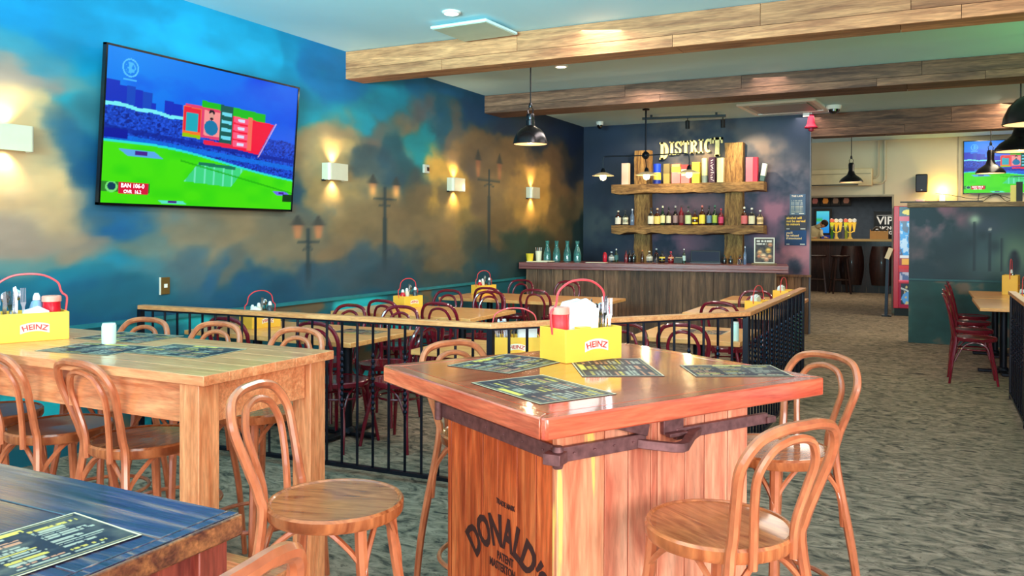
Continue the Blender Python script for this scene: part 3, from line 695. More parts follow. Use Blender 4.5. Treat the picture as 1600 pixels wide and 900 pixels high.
def caddy(loc, deg, label, w=.27, d=.17, h=.115, logo=True, hh=.17):
    t = thing('condiment_caddy', label, 'caddy', loc, R_(deg), 'yellow condiment caddies')
    k = .006; b = MB()
    b.bx(-w / 2, w / 2, -d / 2, -d / 2 + k, 0, h).bx(-w / 2, w / 2, d / 2 - k, d / 2, 0, h).bx(-w / 2, -w / 2 + k, -d / 2 + k, d / 2 - k, 0, h).bx(w / 2 - k, w / 2, -d / 2 + k, d / 2 - k, 0, h).bx(-w / 2 + k, w / 2 - k, -d / 2 + k, d / 2 - k, 0, k)
    b.bx(-.002, .002, -d / 2 + k, d / 2 - k, k, h * .9)
    b.build('box', M['yellow'], t, bevel=.0015)
    a = w / 2 - .004
    pts = [(-a - .004, 0, h * .8), (-a - .012, 0, h + .05), (-a + .004, 0, h + .07), (-a + .012, 0, h + .085), (-a * .82, 0, h + hh * .76), (-a * .45, 0, h + hh * .95), (0, 0, h + hh)]
    pts = pts + [(-x, y, z) for x, y, z in pts[-2::-1]]
    MB().tube(spline(pts, 4), .0042, 6).build('handle', M['pinkh'], t)
    if logo:
        for s in (-1,) if logo == 1 else (-1, 1):
            o = (0 + .01, s * (d / 2 + .0008), h * .42); X = (-s, 0, 0)
            lb = MB(); n = 14; vs = []
            for i in range(n + 1):
                x = -.052 + .104 * i / n; yy = -(x / .052) ** 2 * .010
                vs += [(o[0] + x, o[1], o[2] + yy - .006), (o[0] + x, o[1], o[2] + yy + .029)]
            fs = [(2 * i, 2 * i + 2, 2 * i + 3, 2 * i + 1) for i in range(n)]
            lb.add(vs, fs); lb.build('logo_patch', M['cream'], t, smooth=False)
            MB().text('HEINZ', .03, (o[0], o[1] + s * .0006, o[2] + .001), X, (0, 0, 1), .0004, .0008, arc=.13, sx=1.0).build('logo_lettering', cm((206, 60, 60)), t, smooth=False)
    return t
def at(loc, deg, x, y, z=0):
    a = R_(deg); return (loc[0] + x * math.cos(a) - y * math.sin(a), loc[1] + x * math.sin(a) + y * math.cos(a), loc[2] + z)
def squeeze(loc, label, c=(214, 40, 44), h=.19, jar=False):
    t = thing('sauce_bottle', label, 'sauce bottle', loc)
    if jar:
        MB().lathe([(.030, 0), (.034, .006), (.034, h * .72), (.033, h * .86), (.034, h * .88)], 18).build('body', cm(c, .25), t)
        MB().lathe([(.037, h * .88), (.037, h), (.034, h + .004), (0, h + .004)], 18).build('lid', cm((236, 150, 130), .4), t)
    else:
        MB().lathe([(.024, 0), (.028, .006), (.028, h * .35), (.024, h * .5), (.027, h * .66), (.020, h * .8), (.012, h * .84)], 14).build('body', cm(c, .3), t)
        MB().lathe([(.015, h * .84), (.014, h * .92), (.008, h), (0, h)], 12).build('cap', cm((244, 244, 240), .4), t)
    MB().lathe([(.0288 if not jar else .0348, h * .22), (.0288 if not jar else .0348, h * .5 if jar else h * .34)], 18).build('label_band', cm((236, 96, 90) if c[0] > 180 else (230, 225, 205), .5), t)
    return t
def napkins(loc, deg, label, w=.12, d=.035, h=.19):
    b = MB(); rnd = random.Random(int(loc[0] * 1000))
    for i in range(7):
        y = -d / 2 + d * i / 6; dz = rnd.uniform(-.012, .008); w2 = w + rnd.uniform(-.008, .008)
        b.prism([(-w2 / 2, .0), (w2 / 2, 0), (w2 / 2 + rnd.uniform(-.004, .006), h + dz - .02), (w2 * .1, h + dz + rnd.uniform(-.004, .006)), (-w2 / 2 + .01, h + dz - .012), (-w2 / 2, h + dz - .03)], y, y + d / 7.5, axis='y')
    o = b.build('napkin_stack', M['tissue']); o.location = loc; o.rotation_euler = (R_(4), 0, R_(deg)); return tag(o, label, 'napkins')
def utensil(kind, loc, deg, tilt, label, L=.2):
    t = thing(kind, label, kind, loc, R_(deg), 'cutlery standing in caddies'); t.rotation_euler = (R_(tilt), R_(tilt * .4), R_(deg))
    if kind == 'fork':
        MB().prism([(-.004, 0), (.004, 0), (.005, L * .62), (.011, L * .72), (-.011, L * .72), (-.005, L * .62)], -.001, .001, axis='y').build('stem', M['steel'], t, smooth=False)
        for x in (-.0085, -.003, .003, .0085): MB().box(x, 0, L * .86, .0026, .0018, L * .28).build('tine', M['steel'], t, smooth=False)
    elif kind == 'knife':
        MB().prism([(-.006, 0), (.006, 0), (.006, L * .45), (-.006, L * .45)], -.003, .003, axis='y').build('grip', M['steel'], t, bevel=.001)
        MB().prism([(-.008, L * .45), (.007, L * .45), (.009, L * .9), (.004, L), (-.006, L * .97)], -.0008, .0008, axis='y').build('blade', M['steel'], t, smooth=False)
    else:
        MB().prism([(-.003, 0), (.003, 0), (.004, L * .7), (-.004, L * .7)], -.001, .001, axis='y').build('stem', M['steel'], t, smooth=False)
        b = MB().lathe([(0, 0), (.012, .006), (.017, .022), (.014, .042), (0, .05)], 12); b.v = [(x, y * .3, z + L * .69) for x, y, z in b.v]; b.build('bowl', M['steel'], t)
    return t
def cutlery(loc, deg, where, x0, seed, n=7, dx=.014):
    rnd = random.Random(seed)
    for i in range(n):
        k = ('fork', 'knife', 'spoon')[i % 3]
        x = x0 + dx * i; y = (-.04, .0, .04)[i % 3] + rnd.uniform(-.006, .006)
        pos = ['nearest the napkins', 'second in the bunch', 'third in the bunch', 'in the middle of the bunch', 'leaning behind the others', 'near the end panel', 'outermost against the end panel'][i % 7]
        utensil(k, at(loc, deg, x, y, .009), deg + rnd.uniform(-40, 40), rnd.uniform(-6, 6), 'stainless %s %s in the %s' % (k, pos, where), rnd.uniform(.19, .215))
# main caddy on the crate table
L = (-1.085, 2.735, 1.0502); Dg = 59.5
caddy(L, Dg, 'yellow card caddy with red wire handle and arched red lettering on the crate table', w=.25, d=.155, hh=.165)
squeeze(at(L, Dg, -.088, .01, .008), 'red sauce jar with pink lid at the left end of the crate table caddy', (226, 60, 66), .175, True)
napkins(at(L, Dg, .002, .02, .008), Dg, 'thick stack of white napkins in the crate table caddy', .12, .06, .195)
sb = MB().box(0, 0, .055, .05, .03, .11).box(0, -.0155, .075, .04, .001, .04, m=1); so = sb.build('sugar_box', [cm((250, 196, 70)), cm((90, 190, 230))]); so.location = at(L, Dg, -.030, -.05, .008); so.rotation_euler = (0, 0, R_(Dg))
tag(so, 'small yellow packet box with blue patch between jar and napkins on the crate table', 'packet')
cutlery(L, Dg, 'crate table caddy', .066, 5, 6, .0105)
# caddy on the oak high table
L = (-3.285, 2.13, 1.0502); Dg = 66
caddy(L, Dg, 'yellow card caddy with red wire handle at the left of the oak high table', hh=.155)
squeeze(at(L, Dg, .085, .0, .008), 'bright red sauce jar at the right end of the oak table caddy', (216, 24, 44), .165, True)
squeeze(at(L, Dg, .035, .03, .008), 'white capped sauce bottle with pale blue label in the oak table caddy', (130, 160, 190), .18)
cutlery(L, Dg, 'oak table caddy', -.10, 8, 7, .013)
napkins(at(L, Dg, .02, -.045, .008), Dg, 'low cream napkin fold at the front of the oak table caddy', .09, .03, .125)
# salt shaker
def shaker(loc, label, h=.07, r=.024):
    t = thing('salt_shaker', label, 'salt shaker', loc)
    MB().lathe([(r * .96, 0), (r, .004), (r, h * .88), (r * .93, h * .93)], 22).build('body', cm((206, 240, 226), .25), t)
    MB().lathe([(r * .93, h * .93), (r * .88, h), (0, h)], 22).build('cap', cm((236, 250, 244), .3), t); return t
shaker((-2.885, 2.20, 1.0502), 'mint white salt shaker alone on the oak high table', .082, .027)
shaker((-1.15, 5.80, .7502), 'tall white shaker on the table edge beside the railing corner post', .13, .028)
# caddies in the dining area
for L, Dg, w, lab, wh in (((-4.62, 4.86, .7502), 78, .26, 'yellow caddy with handle on the first wall table, behind the handrail', 'first wall table caddy'),
                      ((-4.56, 6.84, .7502), 75, .24, 'yellow caddy with handle on the second wall table', 'second wall table caddy'),
                      ((-4.70, 8.68, .7502), 75, .26, 'yellow caddy with handle on the table closest to the bar', 'bar side table caddy')):
    caddy(L, Dg, lab, w=w)
    squeeze(at(L, Dg, -.07, .0, .008), 'red sauce bottle in the ' + wh, (206, 30, 44), .17)
    squeeze(at(L, Dg, .0, .02, .008), 'pale sauce bottle in the ' + wh, (226, 214, 190), .18)
    squeeze(at(L, Dg, .075, -.02, .008), 'dark sauce bottle in the ' + wh, (60, 70, 76), .19)
    utensil('fork', at(L, Dg, .04, .03, .01), 20, 6, 'fork sticking up from the ' + wh, .22)
    utensil('spoon', at(L, Dg, .09, .04, .01), 70, -6, 'spoon sticking up from the ' + wh, .22)
napkins(at((-4.62, 4.86, .7502), 78, -.08, -.045, .008), 78, 'white napkins at the end of the first wall table caddy', .07, .03, .16)
L = (-2.22, 4.50, .7502); Dg = 28
caddy(L, Dg, 'large yellow caddy with red handle on the table behind the railing bend', w=.30, d=.18)
napkins(at(L, Dg, .075, .0, .008), Dg, 'white napkins standing in the caddy behind the railing bend', .11, .05, .185)
cutlery(L, Dg, 'caddy behind the railing bend', -.115, 12, 7, .018)
for L, Dg, wh in (((-1.36, 7.95, .7502), 80, 'second right railing table'), ((-1.36, 9.55, .7502), 84, 'table by the bar end')):
    caddy(L, Dg, 'yellow caddy with thin red handle on the ' + wh, w=.26, hh=.14)
    napkins(at(L, Dg, .0, .03, .008), Dg, 'ruffled cream napkins in the caddy on the ' + wh, .12, .05, .16)
    squeeze(at(L, Dg, -.09, .0, .008), 'pale sauce bottle in the caddy on the ' + wh, (232, 226, 206), .165)
L = (1.02, 11.9, .7502)
caddy(L, 80, 'tall yellow caddy with dark red handle on the table by the half wall', w=.27, h=.24, hh=.2)
utensil('spoon', at(L, 80, -.05, 0, .01), 30, 8, 'spoon leaning out of the half wall table caddy', .3)
squeeze(at(L, 80, .05, 0, .008), 'brown sauce bottle in the half wall table caddy', (150, 90, 60), .30)
L = (.96, 9.9, .7502)
caddy(L, 80, 'cream yellow caddy at the right edge on the table with red chairs', w=.27, h=.14)
squeeze(at(L, 80, -.07, 0, .008), 'blue grey sauce bottle in the right edge caddy', (80, 96, 130), .17)
napkins(at(L, 80, .04, .02, .008), 80, 'white napkins in the right edge caddy', .1, .04, .17)

# ================================================================ WALL FITTINGS
def cricket(U, V):
    x = U; y = V; C = blend(np.array([0., 92, 236]) + np.zeros((len(U), 3)), (0, 168, 255), (1 - np.abs(x - .1)) * .6 + (y - .6) * .6 - .2)
    C = blend(C, (0, 70, 230), (fbm(x * 4, y * 5, 2) - .45) * 2)
    for a, b, h in ((0, .06, .79), (.06, .09, .765), (.09, .125, .77), (.125, .16, .755), (.16, .20, .745), (.20, .22, .68), (.26, .30, .715), (.30, .345, .705), (.345, .37, .67)):
        C = blend(C, (8, 34 + 30 * ((int(a * 100) // 3) % 2), 190), inbox(x, y, a, b, .5, h) * .9)
    roof = .635 - .10 * x + .012 * np.abs(np.sin(x * 22)); st = (y < roof)
    C = blend(C, (10, 60, 190), st * 1.0); C = blend(C, (30, 90, 230), st * (vn(x * 150, y * 90, 6) > .55) * .8); C = blend(C, (0, 20, 130), st * (vn(x * 120, y * 110, 16) > .7) * .8)
    C = blend(C, (120, 240, 250), (np.abs(y - roof) < .012) * (x < .4)); C = blend(C, (0, 30, 150), ((y < .5 - .09 * x) & (y > .47 - .09 * x)) * .7)
    C = blend(C, (0, 120, 235), ((y < .455 - .10 * x) & (y > .42 - .10 * x)) * .8); C = blend(C, (0, 10, 160), inbox(x, y, 0, .1, .42, .48))
    fld = .40 - .155 * x ** 1.6 + .015 * np.sin(x * 6); fl = (y < fld); C = blend(C, (70, 226, 12), fl); C = blend(C, (20, 200, 20), fl * (vn(x * 12, y * 14, 9) - .4) * .7)
    C = blend(C, (40, 230, 230), (np.abs(y - fld) < .008) * .9)
    for (cx, cy, w, h, col) in ((.165, .335, .08, .022, (90, 170, 235)), (.93, .13, .045, .016, (110, 110, 240)), (.32, .02, .06, .012, (90, 230, 200))):
        C = blend(C, col, (np.abs(x - cx + (y - cy) * 1.0) < w) & (np.abs(y - cy) < h)); C = blend(C, (70, 30, 140), (np.abs(x - cx) < w * .35) & (np.abs(y - cy) < h * .6))
    p = (np.abs(x - .535 - (y - .24) * .5) < .13) & (np.abs(y - .235 + .08 * (x - .53)) < .075); C = blend(C, (60, 214, 150), p * .85)
    C = blend(C, (120, 236, 200), p * (np.abs((x - .5) * 40 % 2 - 1) < .2) * .8); C = blend(C, (20, 120, 90), ((np.abs(x - .54) < .10) & (np.abs(y - .305 + .06 * (x - .5)) < .012)))
    C = blend(C, (20, 170, 10), ((np.abs(y - .33 + .28 * (x - .3)) < .006) & (x > .35)) * .7)
    # graphic panel
    sh = y + .06 * (x - .4)
    C = blend(C, (20, 190, 30), inbox(x, sh, .44, .80, .70, .765)); C = blend(C, (240, 190, 220), ((np.abs(x - (.868 - .35 * (.70 - sh))) < .004) & (sh < .71) & (sh > .42)) * .8); C = blend(C, (240, 60, 110), inbox(x, sh, .36, .56, .50, .72) * .95)
    C = blend(C, (250, 150, 150), inbox(x, sh, .455, .545, .52, .70)); C = blend(C, (14, 90, 84), inbox(x, sh, .54, .612, .48, .765))
    for k in range(4): C = blend(C, (110, 220, 240), inbox(x, sh, .55, .605, .515 + k * .058, .54 + k * .058))
    C = blend(C, (246, 14, 62), ((x > .612) & (sh < .70) & (sh > .46 - .12 * (x - .612)) & (x < .86 - .35 * (.70 - sh)))); C = blend(C, (246, 110, 90), inbox(x, sh, .70, .725, .46, .715))
    for k in range(4): C = blend(C, (255, 90, 130), inbox(x, sh, .618, .70, .475 + k * .06, .52 + k * .06)); C = blend(C, (220, 225, 255), inbox(x, sh, .64, .68, .487 + k * .06, .507 + k * .06))
    C = blend(C, (250, 120, 40), inbox(x, sh, .35, .44, .49, .70)); C = blend(C, (236, 30, 60), inbox(x, sh, .352, .437, .53, .695)); C = blend(C, (20, 170, 190), inbox(x, sh, .365, .425, .53, .66))
    C = blend(C, (150, 200, 0), inbox(x, sh, .35, .44, .485, .51)); C = blend(C, (236, 30, 70), inbox(x, sh, .46, .62, .455, .485))
    C = blend(C, (24, 20, 40), ((x - .495) / .015) ** 2 + ((sh - .69) / .022) ** 2 < 1); C = blend(C, (220, 160, 150), ((x - .495) / .013) ** 2 + ((sh - .665) / .026) ** 2 < 1)
    C = blend(C, (40, 20, 40), ((x - .495) / .009) ** 2 + ((sh - .645) / .010) ** 2 < 1); C = blend(C, (10, 120, 170), (((x - .495) / .036) ** 2 + ((sh - .58) / .055) ** 2 < 1) & (sh > .52))
    C = blend(C, (30, 70, 60), inbox(x, y, 0, .21, .075, .14) * .6); C = blend(C, (214, 20, 60), inbox(x, y, .075, .205, .065, .14))
    C = blend(C, (120, 230, 120), ((x - .045) / .026) ** 2 + ((y - .105) / .036) ** 2 < 1); C = blend(C, (10, 60, 90), ((x - .045) / .018) ** 2 + ((y - .108) / .026) ** 2 < 1)
    C = blend(C, (10, 60, 20), inbox(x, y, .94, 1, .06, .12)); rr = np.sqrt(((x - .10) / .036) ** 2 + ((y - .885) / .062) ** 2)
    C = blend(C, (90, 200, 255), (np.abs(rr - .9) < .08)); C = blend(C, (90, 200, 255), (rr < .6) * (vn(x * 90, y * 60, 4) > .5) * .8); C = blend(C, (90, 200, 255), inbox(x, y, .07, .13, .80, .815) * .8)
    return C
def television(label, cx, cy, cz, W, H, rot, nx, arm=True):
    t = thing('television', label, 'television', (cx, cy, cz)); t.rotation_euler = rot   # local: screen faces -y, x right
    b = MB(); f = .014
    b.bx(-W / 2, W / 2, 0, .035, H / 2 - f, H / 2).bx(-W / 2, W / 2, 0, .035, -H / 2, -H / 2 + f * 1.3).bx(-W / 2, -W / 2 + f, 0, .035, -H / 2, H / 2).bx(W / 2 - f, W / 2, 0, .035, -H / 2, H / 2)
    b.build('bezel', M['screenb'], t)
    MB().bx(-W / 2 + f, W / 2 - f, .010, .045, -H / 2 + f, H / 2 - f).bx(-W * .25, W * .25, .045, .06, -H * .3, H * .3).build('back_cover', M['black'], t)
    s = paint('screen', (-W / 2 + f, .008, -H / 2 + f * 1.3), (1, 0, 0), (0, 0, 1), W - 2 * f, H - 2.3 * f, nx, int(nx * .56), cricket, M['tv'], t)
    b = MB(); k = W / 1.92
    b.text('BAN 106-0', .042 * k, (-W / 2 + .075 * W + .125 * k, .0068, -H / 2 + .118 * H), (1, 0, 0), (0, 0, 1), 0, .0006)
    b.text('OVR  16.2', .034 * k, (-W / 2 + .075 * W + .125 * k, .0068, -H / 2 + .082 * H), (1, 0, 0), (0, 0, 1), 0, .0004)
    b.build('score_text', glow('score_white', (240, 240, 255), .9), s, smooth=False); return t
television('large wall television showing a cricket match above the teal painted wall', -4.955, 4.69, 2.222, 1.92, 1.10, (R_(4.5), 0, R_(90)), 330)
MB_ = MB().bx(-5.068, -4.985, 4.45, 4.95, 2.05, 2.4).build('wall_bracket', M['black']); MB_.parent = bpy.data.objects['television']; MB_.matrix_parent_inverse = (Matrix.Translation((-4.955, 4.69, 2.222)) @ Euler((R_(4.5), 0, R_(90))).to_matrix().to_4x4()).inverted()
television('television on the cream far wall above the half wall, partly hidden by pendant shades', 1.52, 16.93, 2.70, 1.66, .96, (0, 0, 0), 200)

def sconce(y, label):
    t = thing('wall_sconce', label, 'wall lamp', (-5.07, y, 2.07), R_(90), 'white up and down wall lamps')   # local x along wall, -y into room
    w = .15; h = .08; b = MB(); n = 10; fr = []
    prof = [(-w, -.001), (-w, -.05)] + [(-w + .03 * (1 - math.cos(a)), -.05 - .045 * math.sin(a)) for a in np.linspace(.2, PI / 2, 5)] + [(w - .03 * (1 - math.cos(a)), -.05 - .045 * math.sin(a)) for a in np.linspace(PI / 2, .2, 5)] + [(w, -.05), (w, -.001)]
    inn = [(x * .95, min(y_ + .006, -.001)) for x, y_ in prof]; k = len(prof)
    for i in range(k - 1):
        a, c = prof[i], prof[i + 1]; a2, c2 = inn[i], inn[i + 1]
        b.add([(a[0], a[1], -h), (c[0], c[1], -h), (c[0], c[1], h), (a[0], a[1], h), (a2[0], a2[1], -h), (c2[0], c2[1], -h), (c2[0], c2[1], h), (a2[0], a2[1], h)], [(0, 1, 2, 3), (5, 4, 7, 6), (3, 2, 6, 7), (1, 0, 4, 5)])
    b.build('shade', M['ivory'], t)
    MB().bx(-.05, .05, -.045, -.001, -.03, .03).build('lamp_holder', glow('sconce_glow', (255, 214, 150), 2.0), t)
    MB().bx(-w - .006, -w + .02, -.03, -.001, -h - .012, -h + .004).build('clip', M['black'], t)
    for s in (-1, 1):
        ld = bpy.data.lights.new('sconce_spot', 'SPOT'); ld.energy = 14; ld.color = (1, .74, .42); ld.spot_size = R_(104); ld.spot_blend = 1; ld.shadow_soft_size = .02
        lo = bpy.data.objects.new('sconce_spot', ld); COL.objects.link(lo); lo.parent = t; lo.location = (0, -.055, s * .07); lo.rotation_euler = (R_(180 if s > 0 else 0) + R_(-14 * s), 0, 0)
    return t
sconce(3.13, 'curved white wall lamp at the left picture edge beside the large television')
sconce(6.29, 'curved white wall lamp just right of the large television')
sconce(8.58, 'curved white wall lamp between the painted lamp posts')
sconce(10.78, 'curved white wall lamp nearest the bar')
t = thing('wall_switch', 'bronze wall switch plate with white button on the teal wall below the television', 'switch', (-5.07, 4.335, 1.088), R_(90))
MB().bx(-.042, .042, -.012, -.001, -.064, .064).build('plate', mat('bronze_plate', (126, 96, 50), .4, .5), t, bevel=.003)
MB().bx(-.048, -.041, -.014, -.001, -.066, .066).build('edge_strip', cm((230, 225, 205)), t); MB().bx(-.012, .014, -.018, -.012, -.014, .014).build('button', cm((250, 248, 235)), t)
t = thing('thermostat', 'tiny square white thermostat on the mural wall above the second painted lamp post', 'thermostat', (-5.07, 7.94, 2.218), R_(90))
MB().bx(-.055, .055, -.03, -.001, -.05, .05).build('housing', cm((200, 196, 180)), t, bevel=.006); MB().bx(-.0, .045, -.033, -.030, -.025, .02).build('display', M['screenb'], t)

# ceiling fittings
for x, y, lab in ((-3.385, 5.69, 'round recessed downlight near the square ceiling panel'), (-3.42, 8.02, 'round recessed downlight between the first and second beams')):
    t = thing('downlight', lab, 'ceiling light', (x, y, ZC)); MB().lathe([(.075, -.001), (.075, -.012), (.058, -.020), (.055, -.004)], 28).build('trim_ring', M['white'], t)
    MB().lathe([(.055, -.005), (.05, -.016), (0, -.02)], 24).build('lens', glow('downlight_lens', (255, 240, 200), 6), t)
    ld = bpy.data.lights.new('downlight_spot', 'SPOT'); ld.energy = 25; ld.color = (1, .86, .66); ld.spot_size = R_(110); ld.spot_blend = .6; ld.shadow_soft_size = .05
    lo = bpy.data.objects.new('downlight_spot', ld); COL.objects.link(lo); lo.parent = t; lo.location = (0, 0, -.04)
t = thing('ceiling_panel', 'square pale flat panel hung just under the ceiling in front of the first beam', 'ceiling panel', (-3.44, 6.17, ZC), R_(-3))
MB().bx(-.275, .275, -.265, .265, -.05, -.028).build('rim', cm((214, 240, 238)), t, bevel=.003); MB().bx(-.262, .262, -.252, .252, -.054, -.0505).build('face', cm((190, 200, 176)), t)
MB().bx(-.1, .1, -.1, .1, -.028, -.001).build('mount', M['white'], t)
t = thing('ceiling_vent', 'square white ceiling air vent in front of the bar wall', 'vent', (-1.72, 11.95, ZC), R_(-4))
b = MB(); 
for s in (-1, 1): b.bx(-.52, .52, s * .46, s * .52, -.03, -.001); b.bx(s * .46, s * .52, -.46, .46, -.03, -.001)
b.build('frame', M['white'], t); MB().bx(-.38, .38, -.38, .38, -.035, -.02).build('grille', cm((150, 146, 140)), t)
b = MB()
for s in (-1, 1): b.bx(-.455, .455, s * .385, s * .455, -.02, -.002); b.bx(s * .385, s * .455, -.38, .38, -.02, -.002)
b.build('louvre', cm((200, 196, 188)), t)
def camera_dome(x, y, label, r=.055):
    t = thing('security_camera', label, 'camera', (x, y, ZC)); MB().lathe([(r * 1.2, -.001), (r * 1.2, -.035), (r, -.055)], 20).build('base', M['white'], t)
    MB().lathe([(r * .9, -.055), (r * .85, -.085), (r * .5, -.11), (0, -.12)], 20).build('dome', M['screenb'], t)
camera_dome(-1.08, 12.15, 'white dome security camera with black eye by the red bell', .085)
camera_dome(-4.59, 12.35, 'small white security camera at the dark corner of the bar', .05)
t = thing('bell_ornament', 'red bell ornament hung at the top corner of the bar wall', 'ornament', (-1.44, 12.70, ZC))
MB().lathe([(.035, -.03), (.045, -.08), (.055, -.16), (.075, -.20), (.095, -.215), (.09, -.23), (0, -.225)], 18).build('bell', cm((190, 20, 60), .6), t)
MB().lathe([(.04, -.23), (.035, -.27), (0, -.285)], 12).build('clapper', cm((150, 16, 50)), t)
MB().bx(-.11, -.02, -.03, .03, -.06, -.001).bx(-.01, .01, -.01, .01, -.04, -.001).build('mount', M['white'], t)
# track light
t = thing('track_light', 'black ceiling track with two spotlights above the back bar shelves', 'track light', (-3.15, 12.05, ZC), R_(9))
MB().bx(-.62, .60, -.018, .018, -.07, -.035).bx(-.5, -.47, -.015, .015, -.036, -.001).bx(.45, .48, -.015, .015, -.036, -.001).build('track', M['black'], t)
for x, aim in ((.05, (-3.3, 12.8, 2.3)), (.56, (-2.3, 12.8, 2.4))):
    h_ = MB().tube([(x, 0, -.07), (x, 0, -.12)], .008, 6).tube([(x, -.02, -.11), (x, .02, -.22)], .032, 12).build('spot_head', M['black'], t)
for xs_, tx in ((-3.35, -3.95), (-3.1, -3.25), (-2.57, -2.15)):
    ld = bpy.data.lights.new('track_spot', 'SPOT'); ld.energy = 85; ld.color = (1, .80, .50); ld.spot_size = R_(74); ld.spot_blend = .55; ld.shadow_soft_size = .02
    lo = bpy.data.objects.new('track_spot', ld); COL.objects.link(lo); lo.location = (xs_, 12.0, 3.03); d = Vector((tx, 12.86, 2.35)) - Vector(lo.location); lo.rotation_euler = d.to_track_quat('-Z', 'Y').to_euler()
# chandelier
t = thing('arm_chandelier', 'black three arm pendant light with small glass shades before the back bar', 'chandelier', (-3.52, 11.35, 0))
MB().lathe([(.05, ZC - .02), (.05, ZC - .001)], 16).tube([(0, 0, ZC - .01), (0, 0, 2.62)], .013, 8).build('rod', M['iron'], t)
MB().lathe([(.02, 2.55), (.05, 2.58), (.055, 2.605), (.05, 2.63), (.02, 2.66)], 16).build('hub', M['iron'], t)
for i, (dx, dy, zt) in enumerate(((-.60, -.12, 2.40), (.60, .10, 2.42), (.02, -.02, 2.40))):
    if i < 2: p = [(0, 0, 2.605), (dx * .5, dy * .5, 2.60 + .015 * i), (dx * .9, dy * .9, 2.60 + .02 * i), (dx, dy, 2.57), (dx, dy, zt)]
    else: p = [(0, 0, 2.56), (dx, dy, zt)]
    MB().tube(spline(p, 3), .009, 6).build('arm', M['iron'], t)
    sh = MB().lathe([(.016, zt + .03), (.03, zt), (.035, zt - .03)], 12, (dx, dy, 0)).build('lamp_socket', M['iron'], t)
    MB().lathe([(.035, zt - .03), (.06, zt - .035), (.155, zt - .075), (.157, zt - .079), (.06, zt - .041), (.03, zt - .036)], 24, (dx, dy, 0)).build('shade', mat('glowing_shade', (220, 190, 140), .25, trans=.4, emis=.35), sh)  # shade given a glow of its own as the bulb's halo
    MB().lathe([(.012, zt - .03), (.042, zt - .07), (.05, zt - .10), (.036, zt - .135), (0, zt - .148)], 14, (dx, dy, 0)).build('bulb', M['bulb'], sh)
    ld = bpy.data.lights.new('chandelier_lamp', 'POINT'); ld.energy = 8; ld.color = (1, .75, .42); ld.shadow_soft_size = .04
    lo = bpy.data.objects.new('chandelier_lamp', ld); COL.objects.link(lo); lo.parent = t; lo.location = (dx, dy, zt - .19)
# dome pendants
def pendant(x, y, zb, r, label, m, e=14, inner=True):
    t = thing('pendant_lamp', label, 'pendant lamp', (x, y, 0), group='dome pendant lamps'); s = r / .17
    P = [(.035, .30), (.042, .27), (.036, .24), (.045, .235), (.045, .185), (.06, .17), (.10, .15), (.14, .105), (.165, .05), (.172, .015), (.176, .0), (.172, -.004)]
    I = [(.166, .0), (.158, .045), (.13, .1), (.09, .14), (.02, .16), (0, .16)]
    if m == 'pendb': P = [(.035, .30), (.045, .27), (.04, .18), (.05, .15), (.06, .12), (.09, .095), (.14, .06), (.172, .02), (.176, 0), (.172, -.004)]; I = [(.166, .0), (.13, .052), (.08, .09), (.02, .1), (0, .1)]
    sh = MB().lathe([(a * s, z * s + zb) for a, z in P], 32, end=False).build('shade', M[m], t)
    MB().lathe([(a * s, z * s + zb) for a, z in I], 32).build('lining', M['shadein'], sh)
    MB().lathe([(0, zb + .02), (.03 * s, zb + .03), (.032 * s, zb + .06), (.015, zb + .1)], 14).build('bulb', M['bulb'], sh)
    MB().tube([(.02 * s, 0, zb + .28 * s), (.03 * s, 0, zb + .34 * s), (.0, 0, zb + .38 * s), (-.03 * s, 0, zb + .34 * s), (-.02 * s, 0, zb + .28 * s)], .005, 6).lathe([(.015, zb + .36 * s), (.02, zb + .38 * s), (.012, zb + .41 * s)], 10).build('hanger', M[m], t)
    MB().lathe([(.05, ZC - .025), (.05, ZC - .001)], 16).tube([(0, 0, zb + .38 * s), (0, 0, ZC - .01)], .007, 6).build('cord', M['black'], t)
    ld = bpy.data.lights.new('pendant_light', 'POINT'); ld.energy = e; ld.color = (1, .76, .46); ld.shadow_soft_size = .03
    lo = bpy.data.objects.new('pendant_light', ld); COL.objects.link(lo); lo.parent = t; lo.location = (0, 0, zb + .015)
pendant(-3.39, 7.2, 2.355, .165, 'gunmetal dome pendant lamp hanging alone over the dining tables', 'pend', 16)
pendant(-1.05, 15.0, 2.37, .185, 'black pendant lamp hanging before the opening to the second bar', 'pendb', 12)
pendant(.96, 14.5, 2.43, .20, 'black pendant lamp hanging directly in front of the far television', 'pendb', 12)
pendant(.965, 10.4, 2.40, .24, 'large black dome pendant lamp at the right edge overlapping the far television', 'pendb', 14)
pendant(.90, 8.5, 2.47, .25, 'brownish grey dome pendant lamp at the right edge, highest and nearest', 'pend', 14)

# ================================================================ BAR
BA = math.atan2(.60, 3.52)      # the bar runs slightly skew to the back wall
bar = thing('bar_counter', 'long bar counter with oxblood top and weathered upright board front', 'bar counter', (-5.05, 10.36, 0), BA)
MB().prism([(0, 0), (3.60, 0), (3.60, .72), (.13, .72)], 1.02, 1.08).bx(.0, 3.60, -.0, .02, .985, 1.02).build('countertop', M['bartop'], bar, bevel=.004)
b = MB(); x = .09; rnd = random.Random(4)
while x < 3.42:
    w = min(rnd.choice((.13, .17, .2, .24)), 3.44 - x); b.bx(x, x + w - .013, .066 + rnd.uniform(0, .012), .09, .0, 1.019); x += w
b.build('front_boards', M['barfront'], bar)
MB().bx(3.43, 3.45, .07, .68, 0, 1.019).bx(.09, 3.43, .091, .11, 0, 1.019).build('side_panel', M['barfront'], bar)
def onbar(x, y):   # world x and distance behind the front edge
    X = (x + 5.05 + y * math.sin(BA)) / math.cos(BA); return (-5.05 + X * math.cos(BA) - y * math.sin(BA), 10.36 + X * math.sin(BA) + y * math.cos(BA), 1.0805)
